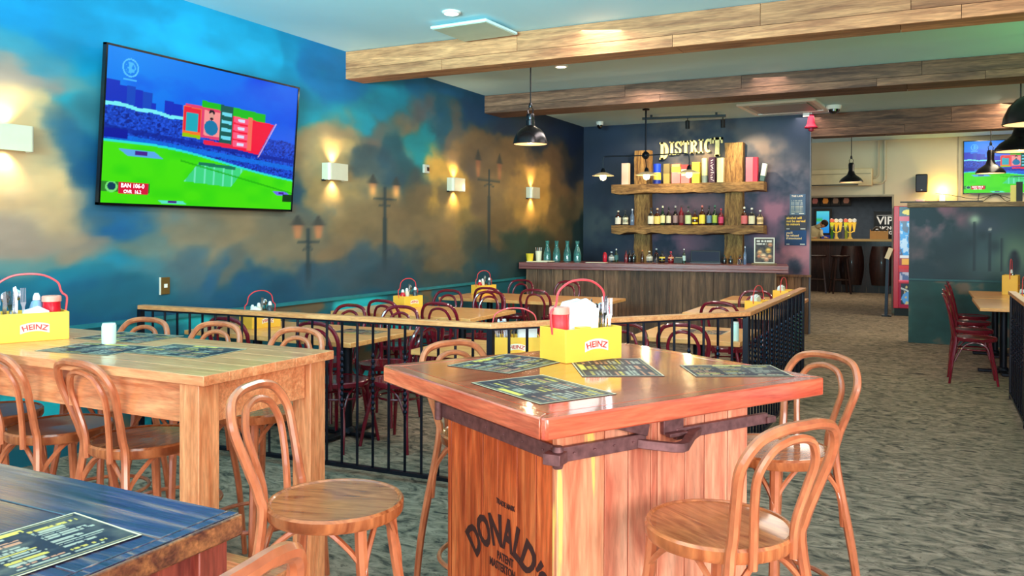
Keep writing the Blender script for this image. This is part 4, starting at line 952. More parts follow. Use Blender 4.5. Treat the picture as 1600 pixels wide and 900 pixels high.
# back bar shelves
rack = thing('back_bar_rack', 'rustic back bar rack of two thick sleeper shelves on two upright timbers', 'shelf rack', (-3.25, 12.70, 0))
def rough(b, x0, x1, y0, y1, z0, z1, axis, seed, amp=.012):
    n = 18; rs = np.random.RandomState(seed); vs = []
    for i in range(n + 1):
        t = i / n; j = [rs.uniform(-amp, amp) for _ in range(6)]
        if axis == 'x': X = x0 + (x1 - x0) * t; q = [(X, y0 + j[0], z0 + j[1] * 1.5), (X, y1, z0 + j[2]), (X, y1, z1), (X, y0 + j[3], z1)]
        else: Z = z0 + (z1 - z0) * t; q = [(x0 + j[0] * .6, y0 + j[1], Z), (x1 + j[2] * .6, y0 + j[3], Z), (x1 + j[4] * .4, y1, Z), (x0 + j[5] * .4, y1, Z)]
        vs += q
    fs = [(3, 2, 1, 0), (n * 4, n * 4 + 1, n * 4 + 2, n * 4 + 3)]
    for i in range(n):
        for k in range(4): fs.append((i * 4 + k, i * 4 + (k + 1) % 4, i * 4 + 4 + (k + 1) % 4, i * 4 + 4 + k))
    return b.add(vs, fs)
for x0, x1, zt in ((-4.135, -3.875, 2.82), (-2.69, -2.42, 2.88)):
    rough(MB(), x0 + 3.25, x1 + 3.25, .02, .165, .02, zt, 'z', int(-x0 * 9)).build('upright', M['sleeperv'], rack, ang=.9)
for z0, z1, sd in ((2.12, 2.262, 3), (1.488, 1.615, 4)):
    rough(MB(), -4.42 + 3.25, -2.06 + 3.25, -.27, .018, z0, z1, 'x', sd, .014).build('shelf', M['sleeper'], rack, ang=.9)
# DISTRICT letters
sg = thing('wall_letters', 'cream slab serif letters reading DISTRICT on the dark wall above the shelves', 'sign', (-3.25, 12.80, 2.72))
def arcband(cx, cz, ro, rox, ri, rix, a0, a1, n=12):
    o = [(cx + rox * math.cos(a), cz + ro * math.sin(a)) for a in np.linspace(a0, a1, n)]
    i = [(cx + rix * math.cos(a), cz + ri * math.sin(a)) for a in np.linspace(a1, a0, n)]; return o + i
def letter(ch, b, x, w, z0, z1, slant=0):
    h = z1 - z0; st = w * .33; sf = h * .10; P = lambda poly: b.prism(poly, 0, .03, axis='y')
    R4 = lambda a0, a1, c0, c1: P([(x + a0, z0 + c0), (x + a1, z0 + c0), (x + a1, z0 + c1), (x + a0, z0 + c1)])
    if ch == 'D':
        R4(.0, w * .42, 0, sf); R4(.0, w * .42, h - sf, h); R4(w * .10, w * .10 + st, 0, h); P(arcband(x + w * .38, z0 + h / 2, h / 2, w * .60, h / 2 - sf * 1.2, w * .24, -PI / 2, PI / 2))
    if ch == 'I': R4(0, w, 0, sf); R4(0, w, h - sf, h); R4(w * .5 - st * .75, w * .5 + st * .75, 0, h)
    if ch == 'S':
        P(arcband(x + w * .5, z0 + h * .73, h * .27, w * .5, h * .15, w * .2, PI * .05, PI * 1.5)); P(arcband(x + w * .5, z0 + h * .27, h * .27, w * .5, h * .15, w * .2, -PI * .95, PI * .5))
        R4(w * .84, w * 1.0, h * .62, h); R4(0, w * .16, 0, h * .38)
    if ch == 'T': R4(w * .5 - st * .6, w * .5 + st * .6, 0, h); R4(0, w, h - sf * 1.3, h); R4(0, w * .16, h * .7, h); R4(w * .84, w, h * .7, h); R4(w * .25, w * .75, 0, sf)
    if ch == 'R':
        R4(0, w * .45, 0, sf); R4(0, w * .4, h - sf, h); R4(w * .10, w * .10 + st, 0, h); P(arcband(x + w * .38, z0 + h * .73, h * .27, w * .52, h * .15, w * .26, -PI / 2, PI / 2))
        P([(x + w * .42, z0 + h * .5), (x + w * .66, z0 + h * .5), (x + w * 1.05, z0), (x + w * .74, z0)]); R4(w * .68, w * 1.1, 0, sf)
    if ch == 'C': P(arcband(x + w * .55, z0 + h / 2, h / 2, w * .55, h * .34, w * .18, PI * .28, PI * 1.72)); R4(w * .84, w * 1.0, h * .62, h)
xx = -.49
for ch, w, z0, z1 in (('D', .145, -.05, .225), ('I', .075, .015, .225), ('S', .105, .015, .225), ('T', .11, .015, .225), ('R', .125, .015, .228), ('I', .075, .015, .23), ('C', .11, .015, .235), ('T', .16, -.05, .245)):
    b = MB(); letter(ch, b, xx, w, z0 + (xx + .5) * .02, z1 + (xx + .5) * .02); b.build('letter_' + ch.lower(), M['gold'], sg, smooth=False); xx += w + .013

# bottles on the lower shelf
def bottle(x, y, z, h, r, glassm, lab, cap, label, shape='round', group='spirit bottles on the lower shelf', ly=(.18, .52)):
    t = thing('bottle', label, 'bottle', (x, y, z), group=group)
    if shape == 'round': P = [(r * .94, 0), (r, .006), (r, h * .58), (r * .85, h * .66), (r * .36, h * .76), (r * .30, h * .9), (r * .34, h * .91), (r * .34, h * .93)]
    elif shape == 'tall': P = [(r * .94, 0), (r, .006), (r, h * .52), (r * .7, h * .64), (r * .34, h * .72), (r * .28, h * .9), (r * .34, h * .91), (r * .34, h * .94)]
    elif shape == 'squat': P = [(r * .9, 0), (r, .008), (r * 1.05, h * .3), (r, h * .52), (r * .5, h * .66), (r * .3, h * .72), (r * .28, h * .86), (r * .33, h * .88)]
    else: P = [(r * .9, 0), (r * .92, .006), (r * .92, h * .6), (r * .6, h * .67), (r * .3, h * .72), (r * .28, h * .88), (r * .32, h * .9)]
    MB().lathe(P, 16 if shape != 'square' else 16, sq=.5 if shape == 'square' else None).build('body', M[glassm], t)
    MB().lathe([(r * .36, h * .90), (r * .36, h * .985), (r * .2, h), (0, h)], 10).build('cap', cm(cap, .35), t)
    if lab: MB().lathe([(r * 1.03, h * ly[0]), (r * 1.03, h * ly[1])], 16, sq=.5 if shape == 'square' else None).build('paper_label', cm(lab, .6), t)
    return t
sx = [-4.337, -4.214, -4.106, -3.793, -3.693, -3.606, -3.508, -3.406, -3.309, -3.203, -3.095, -2.986, -2.883, -2.798, -2.7, -2.355, -2.248, -2.129]
sh = [.235, .235, .26, .275, .27, .305, .29, .305, .31, .295, .24, .305, .30, .305, .255, .275, .26, .225]
CR = (240, 226, 180)
spec = [('gamber', (236, 226, 210), (230, 220, 200), 'square', 'squat bottle with white and red label at left end of lower shelf'),
 ('gclear', (232, 226, 200), (40, 36, 36), 'squat', 'clear bottle with pale neck band, second from the left end of the lower shelf'),
 ('gblue', None, (200, 205, 220), 'tall', 'slim blue grey bottle just left of the left upright on the lower shelf'),
 ('gclear', (238, 230, 208), (40, 34, 34), 'square', 'white labelled bottle just right of the left upright on the lower shelf'),
 ('gamber', (244, 214, 120), (226, 190, 150), 'square', 'yellow labelled whisky bottle beside the white labelled one by the left upright'),
 ('ggreen', (240, 232, 170), (240, 236, 210), 'tall', 'tall green bottle with cream label and pale capped neck on the lower shelf'),
 ('gdark', (240, 226, 190), (30, 30, 40), 'tall', 'dark bottle with cream label standing right of the pale capped green bottle'),
 ('gdark', (160, 130, 130), (200, 190, 190), 'tall', 'dark bottle with small grey red label near the middle of the lower shelf'),
 ('gred', (120, 70, 70), (40, 20, 20), 'round', 'wine dark bottle with swirling label in the middle of the lower shelf'),
 ('gclear', (206, 220, 160), (30, 40, 40), 'square', 'pale green labelled bottle left of the short yellow labelled one'),
 ('gamber', (248, 216, 60), (60, 60, 50), 'squat', 'short bottle with bright yellow label in the middle right of the lower shelf'),
 ('gamber', (250, 220, 76), (220, 120, 110), 'square', 'yellow labelled bottle with tall pink neck on the lower shelf'),
 ('gdark', (110, 140, 170), (30, 26, 50), 'tall', 'dark bottle with blue label, third left from the right upright'),
 ('ggreen', (180, 200, 80), (60, 120, 90), 'tall', 'dark green bottle with lime band, second left from the right upright'),
 ('gred', (220, 70, 110), (220, 40, 60), 'round', 'pink and red liqueur bottle against the left side of the right upright'),
 ('gamber', (220, 110, 110), (244, 236, 216), 'square', 'bottle with red pink label and white stopper just right of the right upright'),
 ('gclear', (226, 216, 180), (220, 220, 216), 'square', 'clear square bottle with cream label between the two at the right end'),
 ('gclear', (240, 206, 150), (220, 220, 216), 'squat', 'short peach labelled bottle at the right end of the lower shelf')]
for x, h, (g, l, c, s, lb) in zip(sx, sh, spec):
    ly = (.08, .52) if s in ('square', 'squat') else (.12, .5)
    bottle(x, 12.535 + random.uniform(-.015, .015), 1.617, h, .045 if s in ('square', 'squat') else .037, g, l, c, lb, s, ly=ly)
# boxes and tins on the upper shelf
def gift(x0, x1, h, cols, label, cat='box', tilt=0, y=12.53, name='gift_box', rnd=False, d=.10, tall_split=None):
    t = thing(name, label, cat, ((x0 + x1) / 2, y, 2.264), group='gift boxes and tins on the upper shelf'); w = x1 - x0; t.rotation_euler = (0, R_(tilt), 0)
    z = 0
    if tilt: t.location.z += abs(math.sin(R_(tilt))) * w / 2 + .002
    for i, (c, f) in enumerate(cols):
        b = MB()
        if rnd: b.lathe([(w / 2, z), (w / 2, z + f * h - .0005)], 20)
        else: b.bx(-w / 2, w / 2, -d / 2, d / 2, z, z + f * h - .0005)
        b.build('lid' if (i == len(cols) - 1 and len(cols) > 1) else ('carton' if i == 0 else 'band'), cm(c, .35), t, bevel=.002); z += f * h
    return t
gift(-4.268, -4.156, .34, [((246, 206, 186), 1)], 'plain pale pink box at the left end of the upper shelf')
gift(-3.76, -3.64, .315, [((20, 40, 130), .2), ((250, 214, 80), .36), ((24, 60, 200), .44)], 'blue tube with yellow band right of the left upright', 'tube', rnd=True, name='bottle_tube')
gift(-3.585, -3.49, .31, [((150, 130, 70), .5), ((110, 96, 60), .5)], 'dull bronze box with grey pattern beside the blue tube')
gift(-3.454, -3.32, .30, [((236, 120, 120), .58), ((248, 220, 60), .27), ((228, 120, 90), .15)], 'pink box with bright yellow band under the letters')
gift(-3.305, -3.175, .285, [((232, 120, 120), .4), ((246, 200, 190), .35), ((200, 60, 60), .25)], 'pink and white box left of the plain yellow box')
gift(-3.137, -3.02, .32, [((248, 220, 60), 1)], 'plain bright yellow box on the upper shelf')
gift(-2.995, -2.905, .375, [((120, 134, 130), .3), ((236, 224, 160), .7)], 'tall cream tube with grey foot on the upper shelf', 'tube', rnd=True, name='bottle_tube')
g = gift(-2.88, -2.785, .385, [((70, 24, 50), 1)], 'tall dark plum box with pale upright lettering between two cream boxes')
mk = MB(); rnd = random.Random(2)
for i in range(9): mk.box(rnd.uniform(-.008, .008), -.0508, .04 + i * .037, rnd.uniform(.03, .06), .001, rnd.uniform(.008, .018), ry=rnd.choice((.5, -.5, 0, 1.2)))
mk.build('lettering', cm((220, 190, 190)), g, smooth=False)
gift(-2.755, -2.66, .37, [((246, 232, 170), 1)], 'tall cream box against the left side of the right upright')
gift(-2.33, -2.225, .365, [((238, 100, 110), 1)], 'tall coral pink box right of the right upright')
gift(-2.222, -2.16, .365, [((206, 20, 50), 1)], 'narrow crimson box touching the coral one')
gift(-2.13, -2.065, .26, [((60, 80, 70), .3), ((226, 226, 206), .7)], 'small white box leaning at the right end of the upper shelf', tilt=9)
# things on the bar top
GB = 'small bottles standing on the bar top'
def bb(x, h, r, g, l, c, s, lb, y=.42): p = onbar(x, y); return bottle(p[0], p[1], p[2], h, r, g, l, c, lb, s, GB)
xs_c = [-3.905, -3.854, -3.70, -3.665, -3.594, -3.491, -3.379, -3.298, -3.206, -3.10, -2.911, -2.389, -2.298, -2.186]
specb = [(.15, .04, 'gclear', (226, 226, 220), (200, 210, 220), 'squat', 'short clear bottle beside the red shaker on the bar top'),
 (.19, .028, 'ggreen', (70, 110, 110), (246, 246, 240), 'tall', 'small bottle with white cap behind the short clear one on the bar top'),
 (.17, .026, 'gred', None, (60, 20, 20), 'tall', 'thin dark red bottle left of the left upright foot on the bar top'),
 (.175, .034, 'gdark', None, (20, 20, 24), 'tall', 'black bottle next to the thin dark red one on the bar top'),
 (.165, .03, 'gdark', None, (30, 50, 80), 'round', 'dark bottle with navy cap in front of the left upright foot'),
 (.175, .026, 'gamber', None, (220, 120, 50), 'tall', 'slim amber bottle with orange neck on the bar top'),
 (.165, .045, 'gclear', (240, 230, 210), (240, 226, 200), 'squat', 'cream jug shaped bottle on the bar top right of the orange necked one'),
 (.20, .036, 'gclear', None, (180, 190, 190), 'tall', 'clear round shouldered bottle beside the cream one on the bar top'),
 (.165, .04, 'gdark', (250, 210, 80), (20, 16, 16), 'squat', 'black bottle with yellow label on the bar top'),
 (.16, .04, 'gred', (250, 170, 120), (220, 60, 80), 'squat', 'red necked bottle with peach label on the bar top'),
 (.20, .022, 'ggreen', (200, 220, 210), (250, 250, 245), 'tall', 'slim bottle with long white cap just left of the till screen'),
 (.12, .03, 'gdark', None, (30, 70, 50), 'round', 'short dark bottle just right of the till screen'),
 (.11, .03, 'gdark', None, (60, 40, 40), 'round', 'short brown black bottle before the right upright foot'),
 (.12, .035, 'gclear', None, (90, 90, 80), 'squat', 'small grey topped jar shaped bottle left of the slim silver one')]
for i, (x, (h, r, g, l, c, s, lb)) in enumerate(zip(xs_c, specb)): bb(x, h, r, g, l, c, s, lb, y=.44 + .05 * (i % 2))
bb(-2.11, .24, .022, 'gblue', None, (210, 220, 226), 'tall', 'tall slim silver bottle by the menu stand on the bar top')
p = onbar(-3.99, .42); t = thing('cocktail_shaker', 'red cylinder shaker on the bar top left of the small bottles', 'shaker', p)
MB().lathe([(.026, 0), (.03, .005), (.03, .10), (.028, .105)], 16).build('body', cm((216, 30, 54), .3), t); MB().lathe([(.028, .106), (.022, .13), (.012, .14), (0, .142)], 16).build('lid', cm((190, 24, 44), .3), t)
for x, lb in ((-4.791, 'clear green glass water carafe at the left end of the row on the bar'), (-4.655, 'clear green glass water carafe, second from the left in the row on the bar'), (-4.50, 'clear green glass water carafe, third from the left in the row on the bar'), (-4.355, 'clear green glass water carafe at the right end of the row on the bar')):
    p = onbar(x - .02, .40); t = thing('water_carafe', lb, 'carafe', p, group='water carafes on the bar')
    MB().lathe([(.05, 0), (.056, .006), (.056, .10), (.045, .16), (.026, .21), (.023, .25), (.032, .295), (.030, .295), (.020, .25), (.023, .21), (.042, .158), (.052, .10), (.052, .01), (0, .008)], 22).build('body', M['gteal'], t)
    MB().lathe([(0, .01), (.048, .012), (.049, .09), (.045, .115), (0, .116)], 18).build('water', cm((70, 170, 170), .1), t)
p = onbar(-4.93, .38); t = thing('straw_cup', 'white cup of drinking straws left of the water carafes', 'cup', p)
MB().lathe([(.038, 0), (.048, .14), (.05, .15), (.046, .15), (.036, .01), (0, .008)], 18).build('cup', M['cream'], t); rnd = random.Random(3)
for i in range(9):
    a = rnd.uniform(0, 6.28); MB().tube([(.01 * math.cos(a), .01 * math.sin(a), .01), (.045 * math.cos(a), .045 * math.sin(a), .20)], .003, 5).build('straw', cm(((250, 250, 245), (240, 180, 160), (180, 200, 210))[i % 3]), t)
p = onbar(-5.03, .14) if False else (-4.96, 10.72, 1.0805); t = thing('yellow_cup', 'yellow paper cup at the wall end of the bar', 'cup', (-5.0 + .03, 10.55, 1.0805))
MB().lathe([(.042, 0), (.055, .11), (.057, .115), (.052, .113), (.04, .006), (0, .005)], 20).build('cup', cm((252, 216, 60)), t)
p = onbar(-4.85 + .0, .18); t = MB().box(0, 0, .004, .30, .2, .006, rz=.2).box(.12, .02, .012, .2, .12, .008, rz=-.2).build('paper_pile', M['cream']); t.location = p; t.location.z += .0; tag(t, 'loose white papers lying on the bar next to the yellow cup', 'papers')
p = onbar(-4.0, .12); t = MB().box(0, 0, .004, .28, .14, .006, rz=.1).build('paper_sheet', M['cream']); t.location = p; tag(t, 'flat cream sheet on the bar right of the carafes', 'papers')
p = onbar(-2.98, .45); t = thing('card_reader', 'small slanted grey payment terminal left of the till screen', 'payment terminal', p)
MB().prism([(-.05, 0), (.05, 0), (.05, .03), (-.05, .075)], -.06, .06, axis='x').build('stand', cm((60, 64, 60)), t, bevel=.004); MB().box(0, -.004, .062, .11, .075, .008, rx=.42).build('keypad', cm((140, 146, 130)), t)
p = onbar(-2.64, .50); t = thing('till_screen', 'wide black till screen on the bar in front of the right upright', 'till', p, .1)
MB().bx(-.20, .20, 0, .035, .015, .175).bx(-.08, .08, .03, .14, .0, .02).bx(-.04, .04, .035, .06, .01, .10).build('housing', M['black'], t, bevel=.004); MB().bx(-.185, .185, -.002, -.0005, .03, .16).build('display', cm((10, 14, 46), .6), t); MB().bx(-.205, .205, -.01, -.003, .0, .012).build('edge_strip', cm((90, 90, 96)), t)
p = onbar(-1.845, .30)
t = thing('menu_stand', 'upright framed food menu with photos of burgers on the right end of the bar', 'menu stand', p, .16)
def burg(U, V):
    C = np.array([96., 84, 74]) + np.zeros((len(U), 3)); C = blend(C, (60, 54, 60), (fbm(U * 5, V * 6, 5) - .4) * 3)
    for cx, cy, r, c in ((.25, .42, .13, (246, 190, 130)), (.72, .5, .15, (250, 200, 96)), (.45, .26, .16, (248, 206, 160)), (.8, .24, .12, (240, 180, 130)), (.82, .74, .12, (220, 160, 120)), (.2, .25, .09, (226, 140, 100)), (.62, .12, .12, (250, 190, 150))):
        d = np.sqrt(((U - cx) / r) ** 2 + ((V - cy) / (r * .75)) ** 2); C = blend(C, c, 1.6 - d * 1.2); C = blend(C, (140, 60, 40), np.exp(-((V - cy + .03) / .02) ** 2) * (d < .9) * .8)
    C = blend(C, (226, 216, 206), inbox(U, V, .08, .9, .86, .93) * (vn(U * 30, V * 3, 8) > .35)); C = blend(C, (226, 216, 206), inbox(U, V, .08, .6, .75, .8) * (vn(U * 30, V * 3, 9) > .4))
    return C
paint('menu_print', (-.115, -.0055, .035), (1, 0, 0), (0, 0, 1), .23, .31, 60, 80, burg, M['card'], t)
b = MB().bx(-.13, -.115, -.01, .01, .02, .36).bx(.115, .13, -.01, .01, .02, .36).bx(-.115, .115, -.01, .01, .345, .36).bx(-.115, .115, -.01, .01, .02, .035).bx(-.115, .115, -.005, .005, .035, .345); b.build('frame', M['ivory'], t, bevel=.002)
MB().bx(-.16, .16, -.06, .06, 0, .019).build('foot', M['ledge'], t, bevel=.003)
# notices on the back wall
def notice(x0, x1, z0, z1, bg, lines, title, tc, label, seed, body=None):
    t = thing('wall_notice', label, 'notice', ((x0 + x1) / 2, 12.866, (z0 + z1) / 2)); w, h = x1 - x0, z1 - z0
    def fn(U, V):
        C = np.array(bg[0], float) + np.zeros((len(U), 3)); C = blend(C, bg[1], U * .7 + V * .3)
        if body:
            v = .12
            for hh, c in body: C = blend(C, c, .8 * inbox(U, V, .1, .85, v, v + hh) * (vn(U * 34, V * 4, seed) > .3)); v += hh + .035
        return C
    paint('sheet', (-w / 2, -.006, -h / 2), (1, 0, 0), (0, 0, 1), w, h, 50, 50, fn, M['card'], t)
    MB().bx(-w / 2, w / 2, -.0055, -.001, -h / 2, h / 2).build('backing', cm((50, 56, 76)), t, smooth=False)
    b = MB()
    for i, s in enumerate(lines): b.text(s, title, (-w / 2 + .025, -.0072, h / 2 - title * (1.15 + i * .98)), (1, 0, 0), (0, 0, 1), .0003, .0012, align='LEFT')
    b.build('lettering', cm(tc, .5), t, smooth=False)
    b = MB().text('service', .018, (-w / 2 + .03, -.0072, -h / 2 + .012), (1, 0, 0), (0, 0, 1), align='LEFT') if False else None
    MB().bx(-w / 2 + .025, -w / 2 + .07, -.0075, -.0062, -h / 2 + .012, -h / 2 + .022).bx(w / 2 - .09, w / 2 - .02, -.0075, -.0062, -h / 2 + .012, -h / 2 + .024).build('footer_mark', cm((230, 226, 216)), t, smooth=False)
notice(-1.752, -1.528, 1.775, 2.085, ((96, 112, 128), (74, 96, 128)), ['THE LAW'], .038, (250, 226, 206), 'grey blue notice with pale print, topmost of three on the back wall', 3, [(.05, (170, 170, 150)), (.05, (190, 184, 160)), (.05, (176, 176, 160)), (.05, (200, 190, 170)), (.06, (170, 176, 180)), (.06, (190, 190, 180)), (.06, (180, 180, 170))])
notice(-1.822, -1.507, 1.548, 1.768, ((70, 62, 60), (56, 58, 76)), ['alcohol will', 'not be served', 'to minors'], .048, (252, 196, 60), 'dark notice with orange yellow words, middle of the three on the back wall', 4)
notice(-1.822, -1.512, 1.318, 1.541, ((40, 54, 84), (36, 70, 120)), ["you'll", 'be refused', 'if intoxicated'], .042, (252, 206, 140), 'blue notice with pale orange words, lowest of the three on the back wall', 5)

# ================================================================ FAR WALL AND HALF WALL ITEMS
t = thing('air_conditioner', 'long cream air conditioning unit above the opening to the second bar', 'air conditioner', (-1.45, 17, 2.54))
MB().bx(-.75, .64, -.22, -.001, -.14, .19).build('casing', cm((220, 200, 156)), t, bevel=.02); MB().bx(-.75, .40, -.228, -.2215, -.13, -.105).build('louvre', cm((70, 62, 50)), t); MB().bx(-.75, .62, -.23, -.2205, .085, .095).build('seam_strip', cm((150, 134, 104)), t)
t = MB().tube([(-.80, 16.96, 2.45), (-.66, 16.96, 2.45), (-.60, 16.96, 2.50), (-.60, 16.96, ZC - .01)], .022, 8).build('conduit_pipe', cm((196, 180, 148))); tag(t, 'cream conduit pipe running from the air conditioner up to the ceiling', 'pipe')
t = MB().tube([(-.80, 16.96, 2.56), (-.76, 16.96, 2.56), (-.72, 16.96, 2.6), (-.72, 16.96, ZC - .01)], .02, 8).build('conduit_pipe', cm((186, 170, 140))); tag(t, 'inner cream conduit pipe nearer the air conditioner', 'pipe')
t = thing('wall_speaker', 'black box loudspeaker on the cream far wall', 'loudspeaker', (.02, 17, 2.43))
MB().bx(-.10, .10, -.20, -.04, -.165, .165).build('cabinet', M['black'], t, bevel=.02); MB().bx(-.085, .085, -.204, -.2005, -.15, .14).build('grille', cm((30, 30, 44)), t, bevel=.001); MB().bx(-.02, .02, -.04, -.001, -.05, .05).build('bracket', M['black'], t); MB().bx(-.012, .012, -.2075, -.2045, -.135, -.12).build('badge', cm((200, 200, 200)), t)
t = thing('wall_uplight', 'glowing yellow uplight lamp on the cream far wall beside the loudspeaker', 'wall lamp', (.36, 17, 2.16))
MB().lathe([(.05, -.08), (.05, .05), (.047, .05), (.047, -.07)], 18, (0, -.09, 0)).build('shade', cm((255, 240, 200), .3, 1.2), t); MB().bx(-.02, .02, -.045, -.001, -.03, .03).build('arm', M['white'], t); MB().lathe([(0, -.02), (.03, 0), (.03, .04), (0, .058)], 14, (0, -.09, 0)).build('bulb', M['bulb'], t)
ld = bpy.data.lights.new('uplight', 'POINT'); ld.energy = 14; ld.color = (1, .68, .12); ld.shadow_soft_size = .03; lo = bpy.data.objects.new('uplight', ld); COL.objects.link(lo); lo.parent = t; lo.location = (0, -.11, .13)
t = thing('wall_sconce', 'small pale shell lamp low on the far wall under the loudspeaker', 'wall lamp', (.0, 17, 2.10)); b = MB().lathe([(.02, -.06), (.06, -.02), (.085, .03), (.08, .03), (.05, -.01), (0, -.05)], 18, (0, -.09, 0)); b.build('bowl', cm((240, 232, 214), .4, .25), t); MB().bx(-.02, .02, -.04, -.001, -.03, .01).build('mount', M['white'], t)
t = MB().tube(spline([(.25, 16.95, 2.24), (.42, 16.95, 2.22), (.62, 16.95, 2.18), (.9, 16.95, 2.13), (1.2, 16.95, 2.20), (1.5, 16.95, 2.10)], 5), .006, 5).tube(spline([(.95, 16.94, 2.24), (.95, 16.94, 2.05), (1.2, 16.94, 2.22), (1.38, 16.94, 2.08), (1.52, 16.94, 2.22)], 5), .006, 5).build('loose_cables', M['black']); tag(t, 'thin dark cables drooping under the far television', 'cables')
t = thing('photo_stand', 'yellow and white framed card standing on the half wall cap at the right edge', 'card', (1.10, 12.62, 1.926)); MB().bx(-.035, .03, -.01, .01, 0, .22).build('card', cm((250, 226, 120)), t); MB().bx(.031, .10, -.03, .03, 0, .26).build('stand', M['black'], t)
t = MB().box(.25, 12.63, 1.937, 1.0, .05, .02).build('cable_cover', cm((60, 50, 50))); tag(t, 'thin dark strip lying on the half wall cap', 'strip')

# ================================================================ RED MACHINE AND STAND
t = thing('vending_machine', 'red vending machine with lit glass panels partly hidden by the painted half wall', 'vending machine', (-.06, 16.5, 0))
w = .37
MB().bx(-w, w, .0, .6, .14, 2.0).bx(-w, -w + .09, -.02, 0, .14, 2.0).build('cabinet', cm((214, 16, 50), .3), t, bevel=.008)
MB().bx(-w + .02, w - .02, .02, .58, .0, .139).build('plinth', M['black'], t)
def mach(U, V):
    C = np.array([150., 30, 60]) + np.zeros((len(U), 3)); C = blend(C, (30, 40, 60), inbox(U, V, 0, 1, .90, 1)); C = blend(C, (252, 224, 40), (((U - .28) / .2) ** 2 + ((V - .945) / .028) ** 2 < 1)); C = blend(C, (250, 200, 40), (((U - .42) / .1) ** 2 + ((V - .925) / .02) ** 2 < 1))
    C = blend(C, (226, 40, 80), inbox(U, V, 0, 1, .855, .90)); up = inbox(U, V, .03, .97, .50, .855); k = fbm(U * 7, V * 14, 6)
    C = blend(C, (60, 160, 230), up); C = blend(C, (200, 230, 250), up * (k > .55) * (U < .4)); C = blend(C, (90, 90, 120), up * (k < .42) * (U < .35)); C = blend(C, (120, 226, 250), up * (np.abs(U - .47) < .03)); C = blend(C, (30, 110, 190), up * (U > .52) * .8)
    C = blend(C, (240, 240, 235), inbox(U, V, .03, .97, .49, .515)); C = blend(C, (250, 180, 60), inbox(U, V, .08, .97, .425, .485)); C = blend(C, (216, 40, 40), inbox(U, V, 0, 1, .385, .42))
    lo = inbox(U, V, .03, .97, .27, .375); C = blend(C, (186, 186, 200), lo); C = blend(C, (90, 110, 150), lo * (k > .5)); C = blend(C, (244, 90, 110), inbox(U, V, 0, 1, .25, .27))
    lo = inbox(U, V, .06, .94, .03, .24); C = blend(C, (50, 54, 66), lo); C = blend(C, (90, 150, 200), lo * (((U - .3) / .22) ** 2 + ((V - .09) / .07) ** 2 < 1)); C = blend(C, (200, 180, 120), lo * (vn(U * 20, V * 40, 3) > .75)); C = blend(C, (190, 200, 190), lo * (np.abs(V - .2 + U * .15) < .008))
    return C
paint('front_display', (-w + .09, -.004, .16), (1, 0, 0), (0, 0, 1), 2 * w - .10, 1.83, 60, 150, mach, painted('lit_machine_panel', .2, emis=.8), t)
MB().bx(-w + .09, w - .01, -.018, -.0045, .80, .86).bx(-w + .09, w - .01, -.018, -.0045, .60, .63).bx(-w + .30, w - .01, -.018, -.0045, .2, .6).build('frame_bar', cm((226, 30, 56), .3), t, bevel=.003)
t = thing('menu_lectern', 'dark narrow stand with cream slanted top left of the red machine', 'stand', (-.53, 16.35, 0))
MB().box(0, .02, .53, .05, .3, 1.04, ry=.02).build('panel', cm((34, 46, 66)), t); MB().box(.03, 0, 1.14, .075, .3, .20, ry=.35).build('holder', cm((240, 214, 176)), t); MB().bx(-.08, .08, -.12, .17, 0, .02).build('foot', M['black'], t)

# ================================================================ SECOND BAR
t = thing('second_bar', 'dark timber bar counter in the room beyond the opening, with a pale lit top', 'bar counter', (-2.6, 22.5, 0))
MB().bx(-1.6, 2.35, -.15, .28, 1.30, 1.36).build('countertop', cm((196, 160, 96), .4), t, bevel=.006)
b = MB(); 
for i in range(13): b.bx(-1.5 + i * .29, -1.5 + i * .29 + .285, 0, .03, .0, 1.299)
b.build('front_boards', M['bdark'], t)
for x in (.95, 1.65):
    MB().lathe([(.24, .2), (.29, .5), (.30, .7), (.29, .9), (.24, 1.18)], 20, (x + .1, .05, 0)).build('barrel_front', M['bdark'], t)
def pub_stool(x, y, rz, label, h=.95):
    t = thing('pub_stool', label, 'bar stool', (x, y, 0), rz, 'dark stools at the second bar')
    MB().lathe([(0, h - .045), (.21, h - .045), (.225, h - .03), (.225, h - .008), (.21, h), (0, h)], 24).build('seat', M['bdark'], t)
    for sx in (-1, 1):
        for sy in (-1, 1): MB().tube([(sx * .12, sy * .12, h - .04), (sx * .21, sy * .21, 0)], .026, 4).build('leg', M['bdark'], t)
    for a in range(4):
        p, q = [((-1, -1), (1, -1)), ((1, -1), (1, 1)), ((1, 1), (-1, 1)), ((-1, 1), (-1, -1))][a]; f = .176
        MB().tube([(p[0] * f, p[1] * f, .34), (q[0] * f, q[1] * f, .34)], .015, 6).build('stretcher', M['bdark'], t)
pub_stool(-1.78, 22.0, .3, 'dark round topped stool in the middle of the opening at the second bar'); pub_stool(-2.32, 22.0, .1, 'dark stool at the second bar beside the wall edge')
